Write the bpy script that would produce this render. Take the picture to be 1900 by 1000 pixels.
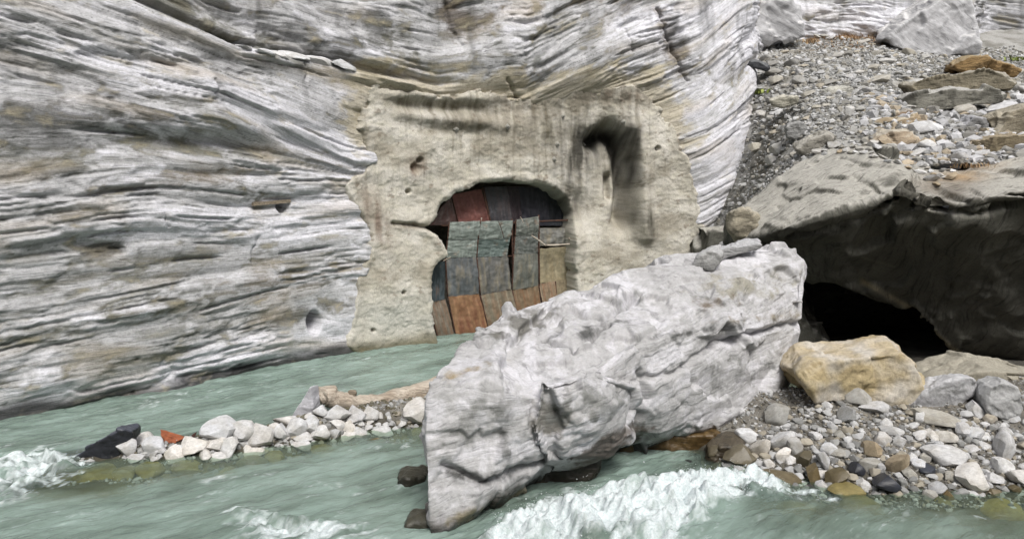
import bpy, bmesh, math, random
import numpy as np
from mathutils import Vector, Matrix

# ------------------------------------------------------------------ camera, light, exposure
for o in list(bpy.data.objects):
    bpy.data.objects.remove(o)
scene = bpy.context.scene
COL = scene.collection
F = 1372.0; CZ = 5.3; TH = math.radians(7.5)
cam_d = bpy.data.cameras.new('camera'); cam = bpy.data.objects.new('camera', cam_d); COL.objects.link(cam)
cam_d.sensor_width = 36.0; cam_d.lens = 36.0 * F / 1900.0
cam_d.clip_start = 0.1; cam_d.clip_end = 600
cam.location = (0, 0, CZ); cam.rotation_euler = (math.pi / 2 - TH, 0, 0)
scene.camera = cam

SUN_EL, SUN_AZ = math.radians(52), math.radians(163)     # azimuth clockwise from +Y (light comes from behind the camera, a little right)
world = bpy.data.worlds.new('World'); scene.world = world; world.use_nodes = True
wn = world.node_tree; wn.nodes.clear()
wo = wn.nodes.new('ShaderNodeOutputWorld'); wb = wn.nodes.new('ShaderNodeBackground'); sk = wn.nodes.new('ShaderNodeTexSky')
sk.sky_type = 'NISHITA'; sk.sun_disc = False; sk.sun_elevation = SUN_EL; sk.sun_rotation = SUN_AZ
sk.air_density = 0.7; sk.dust_density = 4.0; sk.ozone_density = 0.6
wb.inputs[1].default_value = 0.105
hs = wn.nodes.new('ShaderNodeHueSaturation'); hs.inputs['Saturation'].default_value = 0.35      # overcast: a nearly white sky
wn.links.new(sk.outputs[0], hs.inputs['Color']); wn.links.new(hs.outputs[0], wb.inputs[0]); wn.links.new(wb.outputs[0], wo.inputs[0])
sun_d = bpy.data.lights.new('sun', 'SUN'); sun_d.energy = 1.5; sun_d.angle = math.radians(22); sun_d.color = (1, 0.97, 0.92)
sun = bpy.data.objects.new('sun', sun_d); COL.objects.link(sun)
sd = Vector((math.sin(SUN_AZ) * math.cos(SUN_EL), math.cos(SUN_AZ) * math.cos(SUN_EL), math.sin(SUN_EL)))
sun.rotation_euler = (-sd).to_track_quat('-Z', 'Y').to_euler()
sun.location = (0, -5, 30)
scene.view_settings.view_transform = 'Standard'; scene.view_settings.look = 'None'
scene.view_settings.exposure = 0.75; scene.view_settings.gamma = 1.0; scene.view_settings.use_curve_mapping = False
scene.render.engine = 'CYCLES'

# ------------------------------------------------------------------ helpers
rng = np.random.default_rng(11)
R = random.Random(5)
f4 = np.float32
_perm = np.concatenate([rng.permutation(256)] * 3).astype(np.int32)
_g2 = np.stack([np.cos(np.arange(256) * 2.399963), np.sin(np.arange(256) * 2.399963)], 1).astype(f4)
_g3 = rng.normal(size=(256, 3)); _g3 /= np.linalg.norm(_g3, axis=1)[:, None]; _g3 = _g3.astype(f4)

def pn2(x, y, seed=0):
    x = np.asarray(x, f4); y = np.asarray(y, f4)
    xi = np.floor(x).astype(np.int32); yi = np.floor(y).astype(np.int32)
    xf = x - xi; yf = y - yi
    u = xf * xf * xf * (xf * (xf * 6 - 15) + 10); v = yf * yf * yf * (yf * (yf * 6 - 15) + 10)
    xi = (xi + seed * 37) & 255; yi = (yi + seed * 17) & 255
    def g(i, j):
        h = _perm[_perm[(xi + i) & 255] + ((yi + j) & 255)]
        gg = _g2[h]
        return gg[..., 0] * (xf - i) + gg[..., 1] * (yf - j)
    a = g(0, 0); b = g(1, 0); c = g(0, 1); d = g(1, 1)
    return 1.5 * ((a + u * (b - a)) * (1 - v) + (c + u * (d - c)) * v)

def pn3(p, seed=0):
    p = np.asarray(p, f4)
    pi = np.floor(p).astype(np.int32); pf = p - pi
    w = pf * pf * pf * (pf * (pf * 6 - 15) + 10)
    pi = pi + np.array([seed * 37, seed * 17, seed * 7])
    out = 0
    for i in (0, 1):
        for j in (0, 1):
            for k in (0, 1):
                h = _perm[_perm[_perm[(pi[:, 0] + i) & 255] + ((pi[:, 1] + j) & 255)] + ((pi[:, 2] + k) & 255)]
                gg = _g3[h]
                d = gg[:, 0] * (pf[:, 0] - i) + gg[:, 1] * (pf[:, 1] - j) + gg[:, 2] * (pf[:, 2] - k)
                ww = (w[:, 0] if i else 1 - w[:, 0]) * (w[:, 1] if j else 1 - w[:, 1]) * (w[:, 2] if k else 1 - w[:, 2])
                out = out + d * ww
    return 1.6 * out

def fbm2(x, y, octv, seed=0, gain=0.5):
    s = 0; a = 1; t = 0
    for i in range(octv):
        s = s + a * pn2(x * 2 ** i, y * 2 ** i, seed + i); t += a; a *= gain
    return s / t

def fbm3(p, octv, seed=0, gain=0.5):
    s = 0; a = 1; t = 0
    for i in range(octv):
        s = s + a * pn3(p * 2 ** i, seed + i); t += a; a *= gain
    return s / t

_rots = [np.linalg.qr(rng.normal(size=(3, 3)))[0] for _ in range(8)]
def facet3(p, seed, cell):
    """faceted 'broken rock' relief: pyramids of flat planes meeting in creases (Voronoi, city-block metric)"""
    q = np.asarray(p / cell, np.float64) @ _rots[seed % 8]; b = np.floor(q).astype(np.int64)
    best = np.full(len(q), 1e9)
    for i in (-1, 0, 1):
        for j in (-1, 0, 1):
            for k in (-1, 0, 1):
                c = b + np.array([i, j, k])
                h = _perm[_perm[_perm[(c[:, 0] + seed * 31) & 255] + ((c[:, 1] + seed * 13) & 255)] + (c[:, 2] & 255)]
                best = np.minimum(best, np.abs(q - (c + 0.5 + 0.42 * _g3[h])) @ np.array([1.0, 0.7, 1.25]))
    return (0.75 - best) * cell

def layers(s, a, thick, la, seed, soft=0.12, b=0, brk=0.55):
    """bedding: every layer stands out or back by its own amount, partly drifting along it, partly broken off in blocks"""
    q = s / thick; q = q + 0.35 * np.sin(q * 1.7 + seed) + 0.2 * np.sin(q * 0.61 + 2 * seed); k = np.floor(q); f = q - k
    def val(k):
        ki = k.astype(np.int64); h1 = _perm[(ki * 7 + seed * 11) & 255]
        v = pn2(a / la + k * 13.37, k * 5.71 + 0.37 + b, seed)
        c = a / (la * (0.35 + 0.5 * h1 / 255.0)) + h1 * 0.137; j = np.floor(c); e = c - j; ji = j.astype(np.int64)
        r0 = _perm[h1 + (ji & 255)] / 127.5 - 1; r1 = _perm[h1 + ((ji + 1) & 255)] / 127.5 - 1
        return (1 - brk) * v + brk * 0.5 * (r0 + (r1 - r0) * ss(0.8, 1.0, e))
    v0 = val(k); v1 = val(k + 1)
    return v0 + (v1 - v0) * ss(1 - soft, 1.0, f)

def bed_gap(s, thick, seed, w):
    q = s / thick; q = q + 0.35 * np.sin(q * 1.7 + seed) + 0.2 * np.sin(q * 0.61 + 2 * seed); f = q - np.floor(q)
    return np.exp(-(np.minimum(f, 1 - f) * thick / w) ** 2)

def ss(a, b, x):
    t = np.clip((x - a) / (b - a), 0, 1); return t * t * (3 - 2 * t)

def lin(r, g, b, k=1.0):
    return np.array([((c / 255.0 / 12.92) if c / 255.0 <= 0.04045 else ((c / 255.0 + 0.055) / 1.055) ** 2.4) * k for c in (r, g, b)])

def ray(px, py):
    x = (px - 950) / F; u = (500 - py) / F
    return x, math.cos(TH) + u * math.sin(TH), -math.sin(TH) + u * math.cos(TH)
def P(px, py, Y):
    d = ray(px, py); t = Y / d[1]; return Vector((d[0] * t, Y, CZ + d[2] * t))
def PZ(px, py, z=0.0):
    d = ray(px, py); t = (z - CZ) / d[2]; return Vector((d[0] * t, d[1] * t, z))
def proj(X, Y, Z):
    dz = Z - CZ
    fw = Y * math.cos(TH) - dz * math.sin(TH); up = Y * math.sin(TH) + dz * math.cos(TH)
    fw = np.maximum(fw, 0.5)
    return 950 + F * X / fw, 500 - F * up / fw
def hit(px, py, zfun, y0=8.0, y1=40.0):
    """first point where the line of sight meets a ground height function"""
    d = ray(px, py); ys = np.linspace(y0, y1, 1600); t = ys / d[1]
    z = CZ + d[2] * t; g = zfun(d[0] * t, ys)
    k = np.nonzero(z < g)[0]
    if not len(k): return None
    i = k[0]; return Vector((d[0] * t[i], ys[i], float(g[i])))

def polysd(px, py, poly):
    """signed distance to a polygon, positive inside"""
    poly = np.asarray(poly, float); n = len(poly)
    d = np.full(px.shape, 1e9); ins = np.zeros(px.shape, bool)
    for i in range(n):
        a = poly[i]; b = poly[(i + 1) % n]; e = b - a
        t = np.clip(((px - a[0]) * e[0] + (py - a[1]) * e[1]) / (e @ e), 0, 1)
        d = np.minimum(d, (px - a[0] - t * e[0]) ** 2 + (py - a[1] - t * e[1]) ** 2)
        c = ((a[1] > py) != (b[1] > py))
        with np.errstate(divide='ignore', invalid='ignore'):
            xx = a[0] + (py - a[1]) / (b[1] - a[1] + 1e-12) * e[0]
        ins ^= c & (px < xx)
    d = np.sqrt(d); return np.where(ins, d, -d)
def linesd(px, py, pts):
    d = np.full(np.shape(px), 1e9)
    for a, b in zip(pts[:-1], pts[1:]):
        a = np.asarray(a, float); b = np.asarray(b, float); e = b - a
        t = np.clip(((px - a[0]) * e[0] + (py - a[1]) * e[1]) / (e @ e), 0, 1)
        d = np.minimum(d, (px - a[0] - t * e[0]) ** 2 + (py - a[1] - t * e[1]) ** 2)
    return np.sqrt(d)
def blob(px, py, cx, cy, rx, ry, rot=0.0):
    c, s = math.cos(rot), math.sin(rot)
    dx, dy = px - cx, py - cy
    a = (dx * c + dy * s) / rx; b = (-dx * s + dy * c) / ry
    return np.exp(-(a * a + b * b))

def rbf(pts, vals, eps=1.0):
    p = np.array(pts, float); v = np.array(vals, float)
    def k(r2): return np.where(r2 > 1e-12, 0.5 * r2 * np.log(np.maximum(r2, 1e-12)), 0)
    n = len(p); A = np.zeros((n + 3, n + 3))
    r2 = ((p[:, None] - p[None]) ** 2).sum(2); A[:n, :n] = k(r2) + np.eye(n) * eps
    A[:n, n] = 1; A[:n, n + 1:] = p; A[n, :n] = 1; A[n + 1:, :n] = p.T
    w = np.linalg.solve(A, np.concatenate([v, [0, 0, 0]]))
    def f(x, y):
        x = np.asarray(x, float); y = np.asarray(y, float); s = w[n] + w[n + 1] * x + w[n + 2] * y
        for i in range(n): s = s + w[i] * k((x - p[i, 0]) ** 2 + (y - p[i, 1]) ** 2)
        return s
    return f

def tag(o, label=None, cat=None, group=None, kind=None):
    for k, v in (('label', label), ('category', cat), ('group', group), ('kind', kind)):
        if v: o[k] = v
    return o
def link(name, me, mat=None, parent=None):
    o = bpy.data.objects.new(name, me); COL.objects.link(o)
    if mat and me is not None and not me.materials: me.materials.append(mat)
    if parent: o.parent = parent
    return o
def empty(name, loc, label=None, cat=None, group=None):
    o = bpy.data.objects.new(name, None); COL.objects.link(o); o.location = loc; o.empty_display_size = 0.2
    return tag(o, label, cat, group)

def mesh_np(name, co, faces, col=None, extra=None, smooth=True):
    """mesh from numpy arrays; faces (n,3) or (n,4)"""
    me = bpy.data.meshes.new(name); k = faces.shape[1]; n = len(faces)
    me.vertices.add(len(co)); me.vertices.foreach_set('co', np.ascontiguousarray(co, f4).ravel())
    me.loops.add(n * k); me.loops.foreach_set('vertex_index', np.ascontiguousarray(faces, np.int32).ravel())
    me.polygons.add(n); me.polygons.foreach_set('loop_start', np.arange(0, n * k, k, dtype=np.int32))
    me.polygons.foreach_set('use_smooth', np.full(n, smooth))
    me.update(calc_edges=True)
    setcol(me, col, extra)
    return me
def setcol(me, col=None, extra=None):
    n = len(me.vertices)
    if col is not None:
        a = me.attributes.new('Col', 'FLOAT_COLOR', 'POINT')
        a.data.foreach_set('color', np.concatenate([np.clip(col, 0.004, 0.9), np.ones((n, 1))], 1).astype(f4).ravel())
    for nm, arr in (extra or {}).items():
        arr = np.asarray(arr, f4)
        if arr.ndim == 1:
            a = me.attributes.new(nm, 'FLOAT', 'POINT'); a.data.foreach_set('value', arr)
        else:
            a = me.attributes.new(nm, 'FLOAT_VECTOR', 'POINT'); a.data.foreach_set('vector', arr.ravel())
def grid_faces(nu, nv, keep=None):
    i = np.arange((nu - 1) * (nv - 1)); a = (i // (nv - 1)) * nv + i % (nv - 1)
    f = np.stack([a, a + nv, a + nv + 1, a + 1], 1)
    if keep is not None:
        f = f[keep.ravel()[f].all(1)]
        used = np.zeros(nu * nv, bool); used[f.ravel()] = True
        idx = np.cumsum(used) - 1
        return idx[f], used
    return f, np.ones(nu * nv, bool)

# ------------------------------------------------------------------ materials
class NT:
    def __init__(s, name):
        s.m = bpy.data.materials.new(name); s.m.use_nodes = True; s.t = s.m.node_tree; s.t.nodes.clear()
        s.out = s.n('ShaderNodeOutputMaterial'); s.b = s.n('ShaderNodeBsdfPrincipled'); s.l(s.b, 0, s.out, 0)
    def n(s, typ, **kw):
        x = s.t.nodes.new(typ)
        for k, v in kw.items(): setattr(x, k, v)
        return x
    def l(s, a, i, b, j): s.t.links.new(a.outputs[i], b.inputs[j])
    def attr(s, nm): return s.n('ShaderNodeAttribute', attribute_name=nm)
    def noise(s, vec, scale, detail=4, rough=0.6, mapping=None):
        x = s.n('ShaderNodeTexNoise'); x.inputs['Scale'].default_value = scale; x.inputs['Detail'].default_value = detail; x.inputs['Roughness'].default_value = rough
        if mapping is not None:
            m = s.n('ShaderNodeMapping'); m.inputs['Scale'].default_value = mapping; s.t.links.new(vec, m.inputs['Vector']); vec = m.outputs[0]
        s.t.links.new(vec, x.inputs['Vector']); return x
    def ramp(s, src, stops):
        r = s.n('ShaderNodeValToRGB'); e = r.color_ramp.elements
        while len(e) < len(stops): e.new(0.5)
        for i, (p, c) in enumerate(stops): e[i].position = p; e[i].color = (*c, 1) if len(c) == 3 else c
        s.t.links.new(src, r.inputs[0]); return r
    def mix(s, a, b, fac, typ='MIX'):
        m = s.n('ShaderNodeMix', data_type='RGBA', blend_type=typ)
        for v, j in ((fac, 0), (a, 6), (b, 7)):
            if hasattr(v, 'is_linked') or hasattr(v, 'links'): s.t.links.new(v, m.inputs[j])
            elif j == 0: m.inputs[0].default_value = v
            else: m.inputs[j].default_value = (*v, 1)
        return m.outputs[2]
    def bump(s, hsrc, strength, dist, prev=None):
        b = s.n('ShaderNodeBump'); b.inputs['Strength'].default_value = strength; b.inputs['Distance'].default_value = dist
        s.t.links.new(hsrc, b.inputs['Height'])
        if prev: s.t.links.new(prev, b.inputs['Normal'])
        return b.outputs[0]

def g3(v): return (v, v, v)
def mat_rock(name, strata=None, grain=22.0, bump=0.5, bdist=0.02, rough=0.85, contrast=0.28, speck=0.0, wetattr=False):
    """rock whose colour comes from the Col attribute; strata = (along, across) scales in the st attribute"""
    t = NT(name); c = t.attr('Col'); st = t.attr('st') if strata else None
    tc = t.n('ShaderNodeTexCoord')
    n1 = t.noise(tc.outputs['Object'], grain, 6, 0.7)
    lo, hi = 1 - contrast, 1 + contrast * 0.6
    col = t.mix(c.outputs[0], t.ramp(n1.outputs[0], [(0.3, g3(lo)), (0.7, g3(min(hi, 1.0)))]).outputs[0], 1.0, 'MULTIPLY')
    nrm = t.bump(n1.outputs[0], bump, bdist)
    if strata:
        n2 = t.noise(st.outputs['Vector'], 1.0, 5, 0.65, (strata[0], strata[1], 1))
        col = t.mix(col, t.ramp(n2.outputs[0], [(0.34, g3(1 - contrast * 1.5)), (0.47, g3(0.97)), (0.7, g3(1.0))]).outputs[0], 1.0, 'MULTIPLY')
        nrm = t.bump(n2.outputs[0], bump * 1.1, bdist * 1.6, nrm)
    t.t.links.new(col, t.b.inputs['Base Color']); t.t.links.new(nrm, t.b.inputs['Normal'])
    if wetattr:
        w = t.attr('wet'); mr = t.n('ShaderNodeMapRange'); mr.inputs[3].default_value = rough; mr.inputs[4].default_value = 0.25
        t.l(w, 2, mr, 0); t.l(mr, 0, t.b, 'Roughness')
    else: t.b.inputs['Roughness'].default_value = rough
    t.b.inputs['Specular IOR Level'].default_value = 0.35
    return t.m
def mat_stone(name, cols, scale=6.0, bump=0.35, rough=0.85):
    """loose stones: each object gets its own shade from the ramp of colours"""
    t = NT(name); oi = t.n('ShaderNodeObjectInfo'); tc = t.n('ShaderNodeTexCoord')
    k = len(cols); r = t.ramp(oi.outputs['Random'], [((i + 0.0) / max(k - 1, 1), c) for i, c in enumerate(cols)])
    mp = t.n('ShaderNodeVectorMath', operation='ADD'); t.l(tc, 'Object', mp, 0); t.l(oi, 'Location', mp, 1)
    n1 = t.noise(mp.outputs[0], scale, 8, 0.72); n2 = t.noise(mp.outputs[0], scale * 0.35, 3, 0.5); n3 = t.noise(mp.outputs[0], scale * 1.3, 4, 0.6, (1, 1, 5))
    col = t.mix(r.outputs[0], t.ramp(n1.outputs[0], [(0.3, g3(0.66)), (0.62, g3(1.0))]).outputs[0], 1, 'MULTIPLY')
    col = t.mix(col, t.ramp(n2.outputs[0], [(0.35, (0.82, 0.8, 0.76)), (0.6, g3(1.0))]).outputs[0], 1, 'MULTIPLY')
    col = t.mix(col, t.ramp(n3.outputs[0], [(0.36, g3(0.75)), (0.48, g3(1.0))]).outputs[0], 0.8, 'MULTIPLY')
    t.t.links.new(col, t.b.inputs['Base Color'])
    t.t.links.new(t.bump(n1.outputs[0], bump, 0.03), t.b.inputs['Normal']); t.b.inputs['Roughness'].default_value = rough
    t.b.inputs['Specular IOR Level'].default_value = 0.35
    return t.m

M_CLIFF = mat_rock('layered_marble', (2.6, 24.0), 16, 0.6, 0.025, 0.8, 0.3, wetattr=True)
M_SHOT = mat_rock('sprayed_concrete', None, 34, 0.8, 0.022, 0.95, 0.42)
M_BOULDER = mat_rock('boulder_marble', (3.0, 26.0), 22, 0.6, 0.02, 0.75, 0.26, wetattr=True)
M_SLAB = mat_rock('weathered_schist', (3.5, 20.0), 20, 0.8, 0.03, 0.9, 0.36)
M_PLAIN = mat_rock('plain_rock', None, 14, 0.9, 0.035, 0.9, 0.4)
M_GROUND = mat_rock('gravelly_ground', None, 30, 0.9, 0.04, 0.95, 0.45)
M_GRAVEL = mat_rock('gravel', None, 18, 0.4, 0.01, 0.9, 0.25)

# ------------------------------------------------------------------ the cliff: plan curve of its foot, then relief in (along, up)
def catmull(pts, n=40):
    p = [np.array(q, float) for q in pts]; p = [2 * p[0] - p[1]] + p + [2 * p[-1] - p[-2]]; out = []
    for i in range(1, len(p) - 2):
        for t in np.linspace(0, 1, n, endpoint=False):
            a, b, c, d = p[i - 1:i + 3]
            out.append(0.5 * (2 * b + (c - a) * t + (2 * a - 5 * b + 4 * c - d) * t * t + (3 * b - a - 3 * c + d) * t ** 3))
    out.append(p[-2]); return np.array(out)
def pxY(px, Y): v = P(px, 350, Y); return (v.x, v.y)
foot = [(-16.5, 9.8), (-13.1, 13.0), (-10.95, 15.2), (-8.25, 17.7), (-4.68, 21.55), (-2.42, 23.0), (0.0, 24.15), pxY(1060, 25.0), pxY(1200, 25.6),
        pxY(1300, 26.2), pxY(1375, 26.9), pxY(1408, 28.4), pxY(1418, 30.6), pxY(1460, 32.8), pxY(1560, 33.6), pxY(1700, 33.6), pxY(1790, 34.2), pxY(1830, 35.5), pxY(1900, 35.2), pxY(2050, 33.5), pxY(2200, 31)]
_cv = catmull(foot); _seg = np.linalg.norm(np.diff(_cv, axis=0), axis=1); _cl = np.concatenate([[0], np.cumsum(_seg)]); U_MAX = _cl[-1]
def curve(u):
    x = np.interp(u, _cl, _cv[:, 0]); y = np.interp(u, _cl, _cv[:, 1])
    tx = np.interp(u + .4, _cl, _cv[:, 0]) - np.interp(u - .4, _cl, _cv[:, 0]); ty = np.interp(u + .4, _cl, _cv[:, 1]) - np.interp(u - .4, _cl, _cv[:, 1])
    l = np.hypot(tx, ty) + 1e-9
    return x, y, ty / l, -tx / l            # position and outward normal (towards the river)
def u_at_px(px):
    us = np.linspace(0, U_MAX, 3000); x, y, _, _ = curve(us); q, _ = proj(x, y, np.full_like(x, 4.0))
    i = np.nonzero(q > px)[0]; return us[i[0]]

# bedding lines traced across the face: (image x, image y) -> one level each, used to lay the beds out on the wall
BED = [
    (-4.2, [(-900, -520), (-300, -430), (0, -340), (300, -260), (650, -210), (900, -210), (1100, -270), (1300, -350), (1500, -350), (2400, -330)]),
    (-0.6, [(-900, -340), (-300, -160), (0, -70), (250, 2), (430, 88), (560, 112), (700, 145), (800, 165), (960, 162), (1050, 112), (1200, 62), (1300, 20), (1400, -60), (1500, -40), (2400, 0)]),
    (1.6, [(-900, -140), (-300, 5), (0, 90), (200, 150), (400, 190), (650, 300), (800, 322), (1000, 300), (1200, 220), (1300, 175), (1400, 100), (1500, 120), (2400, 160)]),
    (3.4, [(-900, 330), (-300, 335), (0, 335), (300, 325), (650, 338), (1000, 380), (1200, 340), (1300, 290), (1400, 225), (2400, 300)]),
    (5.2, [(-900, 640), (-300, 560), (0, 520), (350, 472), (680, 452), (1000, 460), (1200, 440), (1300, 400), (1400, 340), (2400, 420)]),
    (6.5, [(-900, 800), (-300, 702), (0, 640), (650, 510), (1000, 500), (1300, 465), (1400, 420), (2400, 520)]),
    (8.0, [(-900, 960), (-300, 852), (0, 790), (660, 655), (1000, 600), (1300, 560), (1400, 520), (2400, 640)]),
    (10.5, [(-900, 1300), (0, 1100), (660, 900), (2400, 900)])]
def strata(px, py):
    lv = np.array([b[0] for b in BED]); ys = [np.interp(px, [p[0] for p in b[1]], [p[1] for p in b[1]]) for b in BED]
    s = np.full(px.shape, lv[0]) + (py - ys[0]) / 60.0 * (py < ys[0])
    for i in range(len(BED) - 1):
        t = np.clip((py - ys[i]) / (ys[i + 1] - ys[i]), 0, 1); s = s + t * (lv[i + 1] - lv[i])
    return s

SHOT = [(690, 150), (700, 165), (760, 178), (830, 186), (905, 180), (960, 196), (1000, 200), (1050, 178), (1130, 168), (1190, 172), (1215, 205), (1240, 250), (1262, 300), (1275, 350), (1288, 400), (1296, 440), (1300, 520), (1300, 760), (660, 760), (664, 655), (648, 640), (655, 600), (668, 540), (664, 520), (690, 470), (688, 425), (668, 390), (642, 345), (655, 335), (676, 330), (690, 300), (676, 250), (672, 200)]
ARCH = [(812, 720), (808, 632), (797, 590), (794, 545), (796, 500), (808, 486), (824, 470), (818, 452), (806, 434), (788, 421), (800, 412), (820, 383), (845, 357), (880, 344), (920, 338), (960, 337), (1000, 343), (1030, 356), (1052, 374), (1066, 398), (1062, 425), (1062, 460), (1064, 500), (1063, 545), (1063, 720)]

def shot_sd(px, py):
    return polysd(px, py, SHOT) + (6 + 12 * ss(300, 200, py) + 4 * ss(1180, 1240, px)) * fbm2(px / 34, py / 26, 4, 40, 0.6)

def big_shape(u, z, px, py):
    """metres of relief shared by rock and sprayed concrete"""
    d = -0.05 * np.maximum(z, 0) + 0.35 * fbm2(u / 6.0, z / 4.0, 2, 3)
    d = d + 0.55 * ss(210, 110, py) * ss(560, 760, px) * ss(1330, 1180, px)            # brow hanging over the concrete
    d = d - 0.5 * blob(px, py, 835, 30, 45, 80, -0.3) - 0.45 * blob(px, py, 1245, 90, 22, 70, -0.35)
    d = d + 0.35 * blob(px, py, 1330, 330, 60, 160, 0.0) + 0.3 * blob(px, py, 420, 200, 240, 60, 0.35)
    d = d - 0.35 * blob(px, py, 430, 268, 190, 26, 0.06) - 0.3 * blob(px, py, 470, 60, 230, 22, 0.42)
    return d

def cliff_relief(u, z, px, py):
    s0 = strata(px, py)
    w1 = pn2(u / 4.2, s0 / 1.4, 21); w2 = pn2(u / 1.6, s0 / 0.4, 22)
    w3 = fbm2(u / 0.22, z / 0.16, 3, 33, 0.6)
    s = s0 + 0.20 * w1 + 0.022 * w2 + 0.022 * w3
    a = u + 0.5 * pn2(u / 2.0, z / 2.0, 23) + 0.12 * w3 + 0.35 * pn2(u / 0.8, s0 / 0.3, 34)
    rough = 0.12 + 1.15 * ss(-0.3, 0.4, pn2(a / 3.6, s / 1.2, 24))                       # quiet, water-polished beds and broken ones
    rough = rough * (1 - 0.55 * blob(px, py, 520, 225, 190, 45, 0.4)) * (1 - 0.5 * blob(px, py, 560, 410, 160, 45)) * (1 - 0.5 * blob(px, py, 1335, 330, 60, 130))
    b1 = np.abs(pn2(a / 5.5, s / 0.95, 25)); b3 = np.abs(pn2(a / 1.6, s / 0.16, 27))
    L1 = layers(s, a, 0.42, 3.0, 25, 0.2); L2 = layers(s + 0.03 * w2, a, 0.15, 1.25, 26, 0.36); L3 = layers(s + 0.02 * w2, a, 0.06, 0.55, 28, 0.5)
    gap = lambda q, k, w: np.exp(-(pn2(a / q, s / k, 29) / w) ** 2)
    on = ss(-0.1, 0.35, pn2(a / 2.3, s / 0.9, 30))
    d = 0.30 * np.minimum(b1, 0.5) + 0.17 * L1 * (0.5 + 0.6 * rough) + rough * (0.085 * L2 + 0.042 * L3 + 0.06 * np.minimum(b3, 0.42) + 0.05 * fbm2(a / 0.55, s / 0.22, 3, 32, 0.6))
    on = ss(0.05, 0.4, pn2(a / 1.6, s / 0.9, 30)); d = d - 0.18 * on * bed_gap(s, 0.42, 25, 0.02) - 0.09 * rough * ss(-.1, .3, pn2(a / 1.1, s / .4, 35)) * bed_gap(s + 0.03 * w2, 0.15, 26, 0.02) - 0.06 * rough * gap(2.2, 0.23, 0.05) + 0.02 * fbm2(u / 0.25, z / 0.25, 2, 31)
    cliff_relief.tone = 0.55 * L1 + 0.45 * L2 + 0.4 * L3
    return d, s, a, rough

HOLES = [(582, 598, 11, 19, 0.9), (527, 385, 8, 11, 0.6), (253, 665, 3, 3, 0.15), (450, 676, 3, 3, 0.15), (252, 732, 3, 3, 0.15), (196, 463, 34, 12, 0.18)]

WHITE, PALE, MID, DARK = lin(232, 232, 238), lin(206, 206, 208), lin(150, 151, 148), lin(78, 79, 76)
OLIVE, BROWN, BLACK = lin(112, 111, 96), lin(124, 110, 94), lin(38, 38, 37)
def mixc(c, k, w): return c * (1 - w[:, None]) + np.asarray(k)[None] * w[:, None]
def tone(t):
    """grey ramp of the marble"""
    xs = [0, 0.28, 0.5, 0.75, 1]; cs = np.array([DARK, MID * 0.9, PALE * 0.9, PALE, WHITE])
    return np.stack([np.interp(t, xs, cs[:, k]) for k in range(3)], 1)
FACE_TINT = [  # colour, weight, cx, cy, rx, ry, tilt : lichen, seepage, dark beds, and darker clefts, gully and ledge
    (OLIVE, .85, 330, 18, 130, 16, .42), (OLIVE, .8, 470, 78, 150, 22, .42), (DARK, .55, 560, 50, 170, 55, .2), (DARK, .8, 688, 60, 26, 75, 0), (DARK, .6, 640, 95, 60, 40, .2),
    (BROWN, .55, 850, 40, 60, 55, -.3), (BROWN * .5, .85, 835, 35, 26, 45, -.3), (BROWN, .45, 930, 25, 90, 30, 0), (OLIVE, .6, 770, 100, 110, 60, 0), (OLIVE, .5, 1000, 60, 110, 60, -.2), (BROWN, .5, 965, 170, 45, 35, 0), (DARK, .5, 1060, 130, 110, 25, -.2),
    (BROWN * .6, .8, 1245, 90, 22, 60, -.4), (BROWN, .5, 1140, 10, 90, 30, 0), (OLIVE, .45, 1180, 140, 120, 40, 0),
    (DARK, .75, 90, 245, 150, 44, .1), (DARK, .7, 250, 225, 120, 30, .3), (OLIVE, .6, 120, 300, 160, 30, 0), (DARK, .5, 330, 350, 160, 30, 0), (OLIVE, .55, 60, 470, 130, 30, 0), (OLIVE, .55, 420, 600, 240, 22, -.2), (OLIVE, .5, 120, 680, 150, 20, -.2), (MID, .6, 300, 500, 300, 60, -.1), (MID, .6, 250, 620, 300, 50, -.2), (MID, .6, 160, 60, 200, 24, .3), (DARK, .7, 190, 190, 90, 30, .3), (DARK, .6, 40, 190, 70, 30, .1), (OLIVE, .65, 330, 190, 110, 24, .35), (OLIVE, .9, 320, 268, 95, 17, .1), (OLIVE, .85, 470, 285, 120, 17, .12), (DARK, .5, 600, 300, 60, 16, .2),
    (DARK, .6, 60, 335, 120, 26, 0), (BROWN * .8, .6, 380, 325, 70, 20, -.1), (OLIVE, .5, 420, 360, 110, 26, 0), (DARK, .85, 195, 462, 55, 16, 0), (DARK, .5, 90, 400, 120, 22, 0),
    (OLIVE, .55, 150, 520, 240, 26, -.12), (BROWN, .5, 480, 530, 190, 26, -.17), (OLIVE, .55, 300, 570, 260, 20, -.2), (OLIVE, .6, 110, 610, 200, 20, -.18), (OLIVE, .65, 270, 665, 160, 15, -.22), (DARK, .5, 520, 590, 150, 15, -.2), (OLIVE, .5, 560, 480, 140, 20, -.05),
    (OLIVE, .5, 1340, 130, 40, 60, -.4), (DARK, .7, 1850, 60, 50, 80, -.3), (OLIVE, .5, 1450, 30, 60, 20, 0)]
LIGHT = [(480, 215, 210, 36, .42), (190, 118, 170, 26, .28), (560, 255, 120, 30, .42), (570, 400, 150, 42, -.05), (330, 432, 220, 16, 0), (480, 650, 220, 26, -.22), (200, 725, 220, 24, -.2), (620, 610, 60, 30, -.2), (1335, 300, 60, 170, 0), (1180, 40, 120, 24, -.3), (1350, 60, 60, 60, 0), (1640, 60, 240, 60, 0)]

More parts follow.
